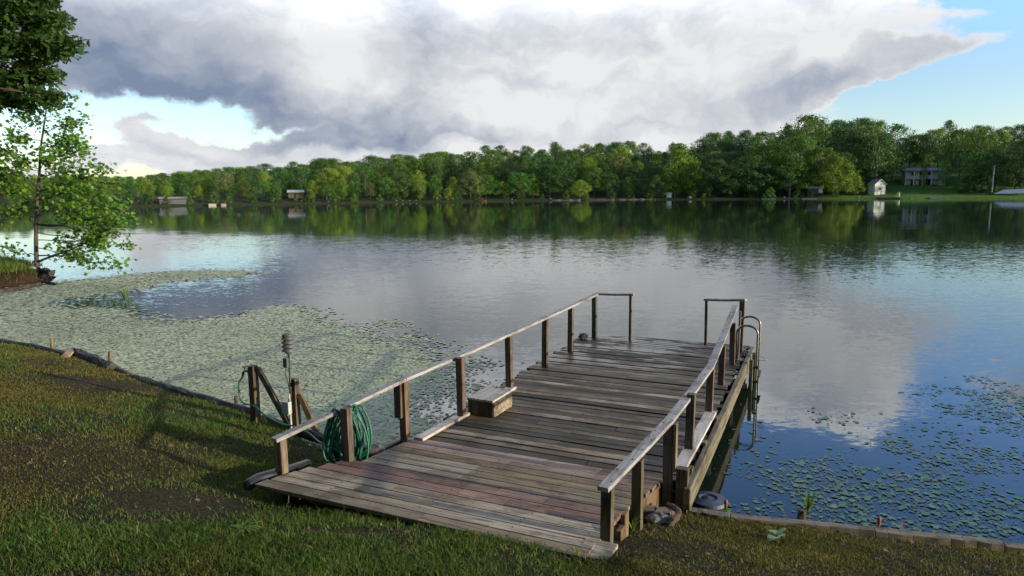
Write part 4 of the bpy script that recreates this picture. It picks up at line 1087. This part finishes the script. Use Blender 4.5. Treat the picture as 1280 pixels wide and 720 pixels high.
# undercut roots at the tip of the spit and its red clay bank
for i, (a, b, c_, d_, r, lab) in enumerate(((48, 338, 66, 341, .10, 'hollow dark root stub at the tip of the left spit below the sapling'), (48, 352, 72, 356, .05, 'thin driftwood stick lying at the waterline of the left spit'))):
    log('shore_root', [at(a, b, .35 - .3 * i), at((a + c_) / 2, (b + d_) / 2 - 1, .38 - .3 * i), at(c_, d_, .33 - .3 * i)], r, lab, 'root', jit=.45, n=9)
for i, (a, b, c_, d_) in enumerate(((-30, 368, 20, 361), (18, 361, 50, 355))):
    log('shore_root', [at(a, b, .08), at((a + c_) / 2, (b + d_) / 2, .14), at(c_, d_, .08)], .07, ['leftmost old log footing the red clay edge of the left spit', 'old log footing the clay edge of the spit below the sapling'][i], 'log', jit=.25, tint=(.5, .4, .35, .3))

# ------------------------------------------------------------------ far trees
def crown_proto(seed, kind='round', nclump=46, per=95, leaf=.026):
    r = np.random.default_rng(seed); P_, N_, B_ = [], [], []
    base = {'round': .22, 'tall': .12, 'wide': .16, 'bush': .0}[kind]; rad = {'round': .33, 'tall': .23, 'wide': .46, 'bush': .50}[kind]
    c0 = []
    ga = 2.39996
    for i in range(nclump):
        f_ = (i + .5) / nclump; z = base + (1 - base) * f_ ** .85
        q = (z - base) / (1 - base)
        prof = {'round': math.sin(math.pi * min(1, q * .86 + .14)) ** .55, 'tall': math.sin(math.pi * min(1, .18 + .80 * q)) ** .7, 'wide': math.sin(math.pi * min(1, .25 + .74 * q)) ** .6, 'bush': math.cos(q * math.pi / 2) ** .6}[kind]
        rr = rad * prof * r.uniform(.35, 1.12); th = i * ga + r.uniform(-.5, .5)
        s = r.uniform(.055, .135) * (1.25 if kind in ('wide', 'bush') else 1) * (1 - .25 * q)
        c0.append((rr * math.cos(th), rr * math.sin(th), min(z, 1 - s * .7), s))
    for x, y, z, s in c0:
        m = int(per * (s / .10) ** 1.8)
        d = r.normal(0, 1, (m, 3)); d /= np.linalg.norm(d, axis=1)[:, None]; d *= (r.random(m) ** .35 * np.where(r.random(m) < .16, r.uniform(1.1, 1.7, m), 1))[:, None]
        d[:, 2] *= .72
        P_.append(np.array([x, y, z]) + d * s); N_.append(d * 1.0 + np.array([x, y, .15]) * 1.2 + np.array([0, 0, .35]))
        B_.append(np.full(m, r.uniform(.75, 1.25)) * r.uniform(.75, 1.25, m))
    P_ = np.concatenate(P_); N_ = np.concatenate(N_); B_ = np.concatenate(B_)
    n = len(P_); nr = N_ / np.linalg.norm(N_, axis=1)[:, None] + r.normal(0, .38, (n, 3)); nr /= np.linalg.norm(nr, axis=1)[:, None]
    a = r.normal(0, 1, (n, 3)); a -= nr * (a * nr).sum(1)[:, None]; a /= np.linalg.norm(a, axis=1)[:, None]; b = np.cross(nr, a)
    s = leaf * r.uniform(.6, 1.3, n); V = np.stack([P_ - a * s[:, None] * .5, P_ + b * s[:, None] * .42, P_ + a * s[:, None] * .55, P_ - b * s[:, None] * .4], 1).reshape(-1, 3)
    C = np.stack([.5 * B_ * r.uniform(.9, 1.15, n), .5 * B_, .5 * B_, np.ones(n)], -1)
    me = mesh_np('crown', V, 4, C)
    tb = MB(); rd = random.Random(seed)
    if kind != 'bush':
        grow(tb, (0, 0, -.05), (0, 0, .62), .020, .008, 0, .012, 5, 7, rd)
        for x, y, z, s_ in c0[::4]:
            grow(tb, (0, 0, max(.12, z * .62)), (x, y, z), .008, .002, 0, .04, 3, 4, rd)
    else:
        for k in range(5): grow(tb, (0, 0, -.03), (rd.uniform(-.2, .2), rd.uniform(-.2, .2), .5), .012, .004, 0, .05, 3, 5, rd)
    tmp = bpy.data.meshes.new('trunk'); tmp.from_pydata(tb.v, [], tb.f); tmp.update(); set_tint(tmp, tb.c, [len(f) for f in tb.f])
    tmp.materials.append(M['palebark'] if seed % 3 == 0 else M['bark'])
    return me, tmp
PROTO = {}
for kd, sds in (('round', (1, 2, 3, 4, 14, 15)), ('tall', (5, 6, 7, 16, 17)), ('wide', (8, 9, 10, 18)), ('bush', (11, 12, 13))):
    PROTO[kd] = []
    for s_ in sds: PROTO[kd].append(crown_proto(s_, kd, {'round': 70, 'tall': 58, 'wide': 84, 'bush': 30}[kd], 90, .024 if kd != 'bush' else .045))
CR = {}
def crown_mesh(kd, i, mat):
    key = (kd, i, mat)
    if key not in CR:
        me = PROTO[kd][i][0].copy(); me.materials.clear(); me.materials.append(M[mat]); CR[key] = me
    return CR[key]
rt = random.Random(21)
tree_n = [0]
def far_tree(x, y, z, h, kd, mat, label, group, wide=1.0, name=None):
    i = rt.randrange(len(PROTO[kd])); nm = name or ('bush' if kd == 'bush' else 'broadleaf_tree')
    e_ = empty(nm, (x, y, z - .1), label, 'bush' if kd == 'bush' else 'tree', rt.uniform(0, 6.28), group)
    cr = bpy.data.objects.new('crown', crown_mesh(kd, i, mat)); tk = bpy.data.objects.new('trunk', PROTO[kd][i][1])
    COL.objects.link(cr); COL.objects.link(tk)
    for o in (cr, tk): o.parent = e_
    e_.scale = (h * wide, h * wide, h); tree_n[0] += 1
    return e_
SKY = [(-60, 232), (0, 230), (100, 228), (160, 222), (200, 217), (250, 211), (300, 206), (350, 205), (390, 200), (440, 197), (480, 196), (520, 191), (560, 187), (600, 183), (640, 179), (680, 177), (700, 176), (730, 180), (760, 176), (800, 175),
       (830, 177), (860, 180), (885, 168), (920, 163), (945, 158), (975, 162), (1000, 148), (1030, 150), (1055, 152), (1080, 146), (1110, 154), (1140, 160), (1170, 155), (1200, 153), (1235, 156), (1260, 160), (1290, 158), (1400, 160)]
def sky_y(px): return float(np.interp(px, [s_[0] for s_ in SKY], [s_[1] for s_ in SKY]))
def top_to_h(x, y, z, top_py): return zat(x, y, top_py) - z
tones = ['leaf_mid', 'leaf_dark', 'leaf_yel', 'leaf_olive']
tname = {'leaf_mid': 'mid green', 'leaf_dark': 'dark green', 'leaf_yel': 'bright yellow-green', 'leaf_olive': 'olive green'}
def pick(w): return rt.choices(tones, w)[0]
ORD = ['first', 'second', 'third', 'fourth', 'fifth', 'sixth', 'seventh', 'eighth', 'ninth', 'tenth', 'eleventh', 'twelfth']
def clear_zone(px): return (1062 < px < 1150) or (1150 <= px < 1275)
# skyline rows (deep in the wood) - nothing tells these apart
for off, st, fr in ((78, 17, 1.0), (56, 19, .97), (36, 21, .88)):
    px = -70
    while px < 1370:
        o_ = off + rt.uniform(-6, 6); x, y, z = far_pt(px, o_)
        hor = 238 - .008 * (px - 640)
        tgt = hor - (hor - sky_y(px)) * fr * rt.uniform(.80, 1.07) 
        h = max(6, top_to_h(x, y, z, tgt)); m_ = pick((5, 4, 1.2, .8))
        if not (1108 < px < 1205 and o_ < 50): far_tree(x, y, z, h, rt.choice(['wide', 'wide', 'round'] if px < 560 else ['round', 'round', 'tall', 'wide']), m_, tname[m_] + ' tree in the dense wood on the hill across the lake', tname[m_] + ' trees of the far wood', rt.uniform(.85, 1.1) * (1.15 if h < 12 else 1))
        px += st * rt.uniform(.8, 1.2) * (1.0 if px > 300 else .8)
# middle row
px = -60
while px < 1360:
    o_ = rt.uniform(16, 24); x, y, z = far_pt(px, o_)
    hor = 238 - .008 * (px - 640)
    if not (1100 < px < 1215):
        tgt = hor - (hor - sky_y(px)) * rt.uniform(.50, .80); h = max(5, top_to_h(x, y, z, tgt)); m_ = pick((4, 3.5, 1.8, .8))
        far_tree(x, y, z, h, rt.choice(['round', 'tall', 'wide']), m_, tname[m_] + ' tree in the middle depth of the wood across the lake', tname[m_] + ' trees midway up the far wood', rt.uniform(.9, 1.2))
    px += 22 * rt.uniform(.8, 1.2)
# waterline row, left to right: individually told apart
front = []; px = 150
while px < 1056:
    if not (358 < px < 382): front.append(px)
    px += rt.uniform(15, 23)
LM = [(203, 'grey boathouse'), (265, 'pale float'), (370, 'little cabin'), (490, 'white bollards'), (560, 'yellow bush'), (600, 'red boat'), (680, 'bare gap'), (745, 'long jetty'), (835, 'white box'), (905, 'open grove'), (960, 'grey raft'), (1020, 'grey shed')]
seen = {}
for px in front:
    o_ = rt.uniform(4, 9); x, y, z = far_pt(px, o_)
    hor = 238 - .008 * (px - 640); m_ = pick((4, 3, 2.6, .6)); kd = rt.choice(['round', 'tall', 'tall', 'wide'])
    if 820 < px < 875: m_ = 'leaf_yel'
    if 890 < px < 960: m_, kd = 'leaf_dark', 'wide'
    tgt = hor - (hor - sky_y(px)) * rt.uniform(.22, .62); h = max(4.5, top_to_h(x, y, z, tgt))
    seg = int(px // 100)
    key = seg; seen[key] = seen.get(key, 0) + 1
    side = {1: 'below the lowest part of the left skyline', 2: 'behind the two pale floats', 3: 'around the little cabin', 4: 'left of the white shore posts', 5: 'between the shore posts and the red boat', 6: 'right of the red boat', 7: 'behind the centre jetty', 8: 'around the white box', 9: 'left of the grey shed', 10: 'beside the grey shed'}[seg]
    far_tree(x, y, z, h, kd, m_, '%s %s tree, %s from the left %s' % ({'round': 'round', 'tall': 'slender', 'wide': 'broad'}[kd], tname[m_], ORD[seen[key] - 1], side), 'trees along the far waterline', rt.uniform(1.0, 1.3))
# woods on the near bank, behind and beside the viewpoint
nb = [(146, 11, 16), (155, 17, 20), (166, 10, 17), (177, 14, 19), (188, 10, 17), (199, 15, 20), (210, 10, 17), (221, 15, 19), (232, 10, 16), (243, 15, 18), (255, 12, 17), (266, 18, 18),
      (150, 26, 22), (172, 25, 22), (194, 26, 22), (215, 26, 22), (238, 25, 22)]
for k_, (az_, r_, h_) in enumerate(nb):
    x, y = r_ * math.sin(R(az_)), r_ * math.cos(R(az_))
    far_tree(x, y, gz(x, y), h_, 'wide', 'leaf_dark', 'tall tree of the wood on the near bank, behind the viewpoint', 'trees of the near bank wood', 1.0)
# low bushes at the waterline
for i, px in enumerate(list(range(160, 1050, 26))):
    if 1060 < px: continue
    px += rt.uniform(-6, 6); x, y, z = far_pt(px, rt.uniform(1.2, 4)); m_ = pick((4, 4, 1.5, .5))
    far_tree(x, y, z, rt.uniform(1.8, 3.6), 'bush', m_, tname[m_] + ' low bush overhanging the far waterline', tname[m_] + ' waterside bushes', rt.uniform(.9, 1.4))
# hand placed trees that can be told apart
def special(px, top, off, kd, mat, label, wide=1.0, name=None):
    x, y, z = far_pt(px, off); far_tree(x, y, z, max(2.0, top_to_h(x, y, z, top)), kd, mat, label, None, wide, name)
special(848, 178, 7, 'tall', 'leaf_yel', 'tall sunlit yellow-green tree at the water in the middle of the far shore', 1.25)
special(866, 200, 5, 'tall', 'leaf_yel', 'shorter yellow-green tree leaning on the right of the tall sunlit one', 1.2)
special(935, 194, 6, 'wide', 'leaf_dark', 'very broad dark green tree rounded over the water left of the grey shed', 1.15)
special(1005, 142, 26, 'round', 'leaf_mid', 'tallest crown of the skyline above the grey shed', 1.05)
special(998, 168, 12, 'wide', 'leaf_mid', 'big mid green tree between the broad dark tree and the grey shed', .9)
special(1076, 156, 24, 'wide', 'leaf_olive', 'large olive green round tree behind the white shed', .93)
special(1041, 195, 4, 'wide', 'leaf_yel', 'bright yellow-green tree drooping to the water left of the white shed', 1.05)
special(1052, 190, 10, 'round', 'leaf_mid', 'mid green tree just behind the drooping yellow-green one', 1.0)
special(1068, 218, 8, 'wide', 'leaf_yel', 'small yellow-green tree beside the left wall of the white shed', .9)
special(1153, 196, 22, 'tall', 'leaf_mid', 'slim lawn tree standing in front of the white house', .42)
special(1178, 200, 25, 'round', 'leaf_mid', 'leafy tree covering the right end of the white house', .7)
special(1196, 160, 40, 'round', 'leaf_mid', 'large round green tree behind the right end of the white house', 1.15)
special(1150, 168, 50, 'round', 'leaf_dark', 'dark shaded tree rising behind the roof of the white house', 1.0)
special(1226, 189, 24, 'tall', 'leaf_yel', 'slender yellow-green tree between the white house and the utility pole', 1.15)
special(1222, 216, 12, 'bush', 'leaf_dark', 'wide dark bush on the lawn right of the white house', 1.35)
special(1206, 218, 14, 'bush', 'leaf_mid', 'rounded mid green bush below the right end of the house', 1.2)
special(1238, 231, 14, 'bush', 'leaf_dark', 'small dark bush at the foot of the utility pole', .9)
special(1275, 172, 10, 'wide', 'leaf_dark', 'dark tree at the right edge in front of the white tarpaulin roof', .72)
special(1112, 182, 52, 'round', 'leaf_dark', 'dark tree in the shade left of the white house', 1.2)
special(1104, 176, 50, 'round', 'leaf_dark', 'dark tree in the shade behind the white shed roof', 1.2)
special(560, 234, 2, 'bush', 'leaf_yel', 'small bright yellow-green bush at the far waterline near the centre', 1.1)
for px, lab in ((25, 'first'), (60, 'second'), (95, 'third'), (128, 'fourth'), (-20, 'leftmost')):
    special(px, 236 + rt.uniform(-4, 5), 5, 'wide', 'leaf_mid', '%s low shore tree seen through the sapling at the far left' % lab, 1.3)
print('far trees', tree_n[0])

# ------------------------------------------------------------------ buildings and small things on the far shore
def fplace(px, off, dz=0.0):
    x, y, z = far_pt(px, off); return Vector((x, y, z + dz)), math.atan2(-x, y)     # faces the camera when rotated by this angle
# two-storey house with porches
pos, rz = fplace(1155, 30)
hs = empty('lake_house', tuple(pos), 'white two-storey house with open porches above the lawn at the right', 'house', rz + R(14))
hh = max(6.0, zat(pos.x, pos.y, 209.5) - pos.z); Wd = 42 * pos.length / 870 * .93; Dp = 6.5; fl = hh * .42
mb = MB(); mb.box(-Wd / 2 + .4, Wd / 2 - 1.6, 1.8, 1.8 + Dp, 0, fl * 2); mb.build('wall', M['offwhite'], hs)
mb = MB(); mb.box(Wd / 2 - 1.6, Wd / 2 - .1, .6, 1.8 + Dp, 0, fl * 2 + .25); mb.build('stair_bay', M['white'], hs)
mb = MB()
mb.hexa([(-Wd / 2 - .3, -.4, fl * 2 + .02), (Wd / 2 + .3, -.4, fl * 2 + .02), (Wd / 2 + .3, 2.2 + Dp, fl * 2 + .02), (-Wd / 2 - .3, 2.2 + Dp, fl * 2 + .02),
         (-Wd / 2 + .9, 3.4, hh), (Wd / 2 - .9, 3.4, hh), (Wd / 2 - .9, 4.4, hh), (-Wd / 2 + .9, 4.4, hh)]); mb.build('roof', M['roof'], hs)
mb = MB(); mb.box(-Wd / 2, Wd / 2 - 1.62, 0, 1.8, fl - .12, fl + .08); mb.build('porch_floor', M['offwhite'], hs)
for x in np.linspace(-Wd / 2 + .15, Wd / 2 - 1.8, 5):
    mb = MB(); mb.box(x - .14, x + .14, .05, .33, 0, fl * 2); mb.build('porch_post', M['white'], hs)
mb = MB(); mb.box(-Wd / 2, Wd / 2 - 1.62, .1, .18, fl + .85, fl + .95)
for x in np.arange(-Wd / 2 + .1, Wd / 2 - 1.7, .28): mb.box(x, x + .08, .11, .17, fl + .081, fl + .85)
mb.build('porch_railing', M['white'], hs)
for k, (x, z, w, h) in enumerate(((-3.2, .2, 1.5, 2.0), (-.9, .1, 1.2, 2.2), (1.2, .1, 1.6, 2.2), (-3.2, fl + .9, 1.4, 1.3), (-1.0, fl + .15, 1.1, 2.1), (1.4, fl + .9, 1.3, 1.3))):
    if abs(x) + w / 2 < Wd / 2 - .5 or x < 0:
        mb = MB(); mb.box(x - w / 2 - .1, x + w / 2 + .1, 1.72, 1.79, z - .08, z + h + .1); f_ = mb.build('window' if h < 1.9 else 'door', M['white'], hs)
        mb = MB(); mb.box(x - w / 2, x + w / 2, 1.69, 1.715, z, z + h); mb.build('pane', M['glass'], f_)
# white shed
pos, rz = fplace(1095, 11)
sh = empty('garden_shed', tuple(pos), 'small cream gabled shed with one dark window on the lawn by the water', 'shed', rz + R(38))
D_ = pos.length; k = D_ / 860; w_ = 13 * k; d_ = 11 * k; hw = 10.5 * k; hr = 15.5 * k
mb = MB(); mb.box(-w_ / 2, w_ / 2, -d_ / 2, d_ / 2, -.4, hw)
b = len(mb.v); mb.v += [(-w_ / 2, -d_ / 2, hw + .002), (w_ / 2, -d_ / 2, hw + .002), (0, -d_ / 2, hr), (-w_ / 2, d_ / 2, hw + .002), (w_ / 2, d_ / 2, hw + .002), (0, d_ / 2, hr)]
for f_ in ((0, 1, 2), (5, 4, 3)): mb.face([b + i for i in f_], (.5, .5, .5, 0))
mb.build('wall', M['cream'], sh)
mb = MB()
for s_ in (-1, 1):
    mb.hexa([(0, -d_ / 2 - .3, hr), (s_ * (w_ / 2 + .35), -d_ / 2 - .3, hw - .25), (s_ * (w_ / 2 + .35), d_ / 2 + .3, hw - .25), (0, d_ / 2 + .3, hr), (0, -d_ / 2 - .3, hr + .14), (s_ * (w_ / 2 + .35), -d_ / 2 - .3, hw - .1), (s_ * (w_ / 2 + .35), d_ / 2 + .3, hw - .1), (0, d_ / 2 + .3, hr + .14)])
mb.build('roof', M['roofpale'], sh)
mb = MB(); mb.box(-.55, .35, -d_ / 2 - .06, -d_ / 2 - .01, hw * .35, hw * .68); f_ = mb.build('window', M['white'], sh); mb = MB(); mb.box(-.45, .25, -d_ / 2 - .09, -d_ / 2 - .065, hw * .39, hw * .64); mb.build('pane', M['glass'], f_)
# grey boat shed half hidden in trees
pos, rz = fplace(1019, 3.0)
gs = empty('boat_shed', tuple(pos), 'grey weathered shed half hidden under trees left of the white shed', 'shed', rz)
mb = MB(); mb.box(-2.4, 2.0, 0, 3.5, 1.0, 2.6); mb.build('wall', M['darkwood'], gs)
mb = MB(); mb.box(.9, 2.0, -.05, -.005, 1.3, 2.9); mb.build('door', M['offwhite'], gs)
mb = MB(); mb.hexa([(-2.7, -.4, 2.62), (2.4, -.4, 2.62), (2.4, 3.8, 2.62), (-2.7, 3.8, 2.62), (-2.7, -.4, 2.75), (2.4, -.4, 2.75), (2.4, 1.8, 3.3), (-2.7, 1.8, 3.3)]); mb.build('roof', M['roof'], gs)
for x in (-2.2, -.2, 1.8):
    mb = MB(); mb.box(x - .1, x + .1, .1, .3, -1, 1.0); mb.build('stilt', M['darkwood'], gs)
# little cabin on the left
pos, rz = fplace(370, 9)
cb = empty('log_cabin', tuple(pos + Vector((0, 0, .4))), 'little brown cabin with a pale roof among the trees of the left far shore', 'cabin', rz)
mb = MB(); mb.box(-2.2, 2.2, 0, 3, 0, 1.7); mb.build('wall', M['darkwood'], cb)
mb = MB(); mb.hexa([(-2.6, -.9, 1.72), (2.6, -.9, 1.72), (2.6, 3.3, 1.72), (-2.6, 3.3, 1.72), (-2.6, -.9, 1.82), (2.6, -.9, 1.82), (2.4, 1.6, 2.5), (-2.4, 1.6, 2.5)]); mb.build('roof', M['roofpale'], cb)
mb = MB(); mb.box(-.5, .4, -.06, -.005, .1, 1.4); mb.build('door', M['black'], cb)
# grey boathouse left
pos, rz = fplace(217, 1.5)
bh = empty('boathouse', tuple(pos), 'long low grey boathouse on the shore at the left, behind the sapling', 'boathouse', rz)
mb = MB(); mb.box(-3.4, 3.0, 0, 3, -.2, 1.3); mb.build('wall', M['grey'], bh)
mb = MB(); mb.hexa([(-3.7, -.3, 1.52), (3.3, -.3, 1.52), (3.3, 3.3, 1.52), (-3.7, 3.3, 1.52), (-3.7, -.3, 1.6), (3.3, -.3, 1.6), (3.3, 1.5, 2.0), (-3.7, 1.5, 2.0)]); mb.build('roof', M['roof'], bh)
mb = MB(); mb.box(-2.2, -.2, -.05, -.005, 0, 1.2); mb.build('door', M['darkwood'], bh)
# utility pole
pos, rz = fplace(1239, 8)
up = empty('utility_pole', tuple(pos), 'pale bare utility pole on the lawn right of the white house', 'pole', rz)
hp = zat(pos.x, pos.y, 207) - pos.z
mb = MB(); mb.tube([(0, 0, -.5), (.05, 0, hp)], [.2, .15], 10); mb.build('pole', mat_plain('pale_pole', (.34, .29, .24), .8), up)
mb = MB(); mb.tube([(-.25, -.1, hp * .9), (-.25, -.1, hp * .98)], .12, 8); mb.build('transformer', M['grey'], up)
# white tarpaulin roof / upturned white boat at right
pos, rz = fplace(1262, 6)
tr_ = empty('boat_shelter', tuple(pos), 'low white sloping boat shelter on the shore at the right edge', 'shelter', rz)
tr_.scale = (.8, .8, .75)
mb = MB(); mb.hexa([(-4.8, 0, .35), (6, 0, .8), (6, 4, .8), (-4.8, 4, .35), (-4.8, 0, .45), (6, 0, 1.0), (6, 3.6, 2.3), (-2.2, 3.6, 2.1)]); mb.build('roof', mat_plain('faded_tarpaulin', (.50, .52, .52), .6), tr_)
for x in (-1.5, 2, 5.5):
    mb = MB(); mb.box(x, x + .15, .2, .35, -.5, .6); mb.build('post', M['darkwood'], tr_)
# yellow slide boat on its dark raft
def raft(px, label, w, h=.35, mat='darkwood', off=-1.6, name='floating_dock', d=2.0, cat='dock'):
    pos, rz = fplace(px, off); pos.z = 0
    e_ = empty(name, tuple(pos), label, cat, rz)
    mb = MB(); mb.box(-w / 2, w / 2, -d / 2, d / 2, h - .12, h); mb.build('deck', M[mat], e_, .01)
    mb = MB(); mb.box(-w / 2 + .06, w / 2 - .06, -d / 2 + .06, d / 2 - .06, -.25, h - .123); mb.build('hull', M[mat], e_, .01)
    return e_
raft(1110, 'dark floating dock carrying the yellow slide in front of the cream shed', 6.5, .4)
pos, rz = fplace(1121, -1.6)
yb = empty('water_slide', (pos.x, pos.y, .41), 'small yellow slide standing on the dark dock', 'slide', rz)
mb = MB(); mb.hexa([(-.6, -.5, 0), (.3, -.5, 0), (.3, .5, 0), (-.6, .5, 0), (.1, -.45, 1.5), (.75, -.45, 1.7), (.75, .45, 1.7), (.1, .45, 1.5)]); mb.build('chute', M['yellow'], yb, .05)
mb = MB(); mb.tube([(.7, 0, 0), (.65, 0, 1.5)], .05, 6); mb.build('ladder_leg', M['chrome'], yb)
raft(265, 'left of the two pale floats on the left far shore', 2.0, .5, 'sandpaint'); raft(279, 'right of the two pale floats on the left far shore', 1.4, .45, 'roof')
raft(747, 'long low brown jetty in the middle of the far shore', 8, .3); raft(961, 'grey raft at the water below the very broad dark tree', 4, .25, 'roof'); raft(1012, 'pale raft in front of the grey shed', 4.5, .25, 'sandpaint')
raft(1170, 'pale landing on the shore below the white house', 3.0, .35, 'roofpale')
# red boat
pos, rz = fplace(602, -1.4)
rb = empty('rowing_boat', (pos.x, pos.y, .05), 'small red-brown boat moored at the centre of the far shore', 'boat', rz)
mb = MB(); n = 9
for i in range(n):
    f_ = i / (n - 1); x = -2.2 + 4.4 * f_; w = .75 * math.sin(math.pi * (.12 + .80 * f_)) ** .7; s_ = .12 * (2 * f_ - 1) ** 2
    mb.v += [(x, -w, .45 + s_), (x, -w * .7, 0), (x, w * .7, 0), (x, w, .45 + s_), (x, w * .85, .43 + s_), (x, w * .6, .12), (x, -w * .6, .12), (x, -w * .85, .43 + s_)]
for i in range(n - 1):
    for k in range(8): a = i * 8; mb.face([a + k, a + (k + 1) % 8, a + 8 + (k + 1) % 8, a + 8 + k], (.5, .5, .5, 0))
mb.face([0, 1, 2, 3, 4, 5, 6, 7], (.5,) * 4); mb.face([(n - 1) * 8 + k for k in reversed(range(8))], (.5,) * 4)
mb.build('hull', M['redpaint'], rb); rb.scale = (.75, .75, .75)
for x in (-.8, .6):
    mb = MB(); mb.box(x - .12, x + .12, -.55, .55, .33, .38); mb.build('thwart', M['darkwood'], rb)
# white box, beach, stones
pos, rz = fplace(836, 3)
wb = empty('white_cabinet', tuple(pos), 'small white cabinet on the far shore under the tall yellow-green tree', 'cabinet', rz)
mb = MB(); mb.box(-.9, .9, -.5, .5, 0, 1.6); mb.build('case', M['white'], wb, .05); mb = MB(); mb.box(-1.0, 1.0, -.6, .6, 1.61, 1.75); mb.build('top', M['roofpale'], wb, .02)
for i, (px, s_) in enumerate(((862, .7), (495, .3), (503, .25), (512, .25), (520, .25), (1073, .4), (1080, .3), (688, .35), (640, .35), (980, .35), (410, .35))):
    pos, rz = fplace(px, 1.2); rnd_ = ['large grey boulder right of the white cabinet', 'first pale stone of the four near the left centre shore', 'second pale stone of the four near the left centre shore', 'third pale stone of the four near the left centre shore', 'fourth pale stone of the four near the left centre shore', 'pale stone left of the cream shed', 'smaller pale stone beside the cream shed', 'stone at the far waterline left of the jetty', 'stone at the waterline right of the red boat', 'stone right of the grey raft', 'stone at the waterline right of the little cabin'][i]
    o = rock(600, 500, 0, s_, rnd_, seed=i + 20, col='stone'); o.location = pos + Vector((0, 0, s_ * .3))
# pale sandy strip on parts of the far waterline
def strip(p0_, p1_, w0, w1, mat, name):
    mb = MB(); xs = np.linspace(p0_, p1_, 40)
    pts0 = [fplace(x_, w0)[0] for x_ in xs]; pts1 = [fplace(x_, w1 + .6 * math.sin(x_ * .7))[0] for x_ in xs]
    for q in pts0 + pts1: mb.v.append((q.x, q.y, q.z + .08))
    for i in range(39): mb.face([i, i + 1, 40 + i + 1, 40 + i], (.5, .5, .5, 0))
    tag(mb.build(name, M[mat]), kind='structure')
strip(690, 820, -.1, .7, 'sand', 'beach')
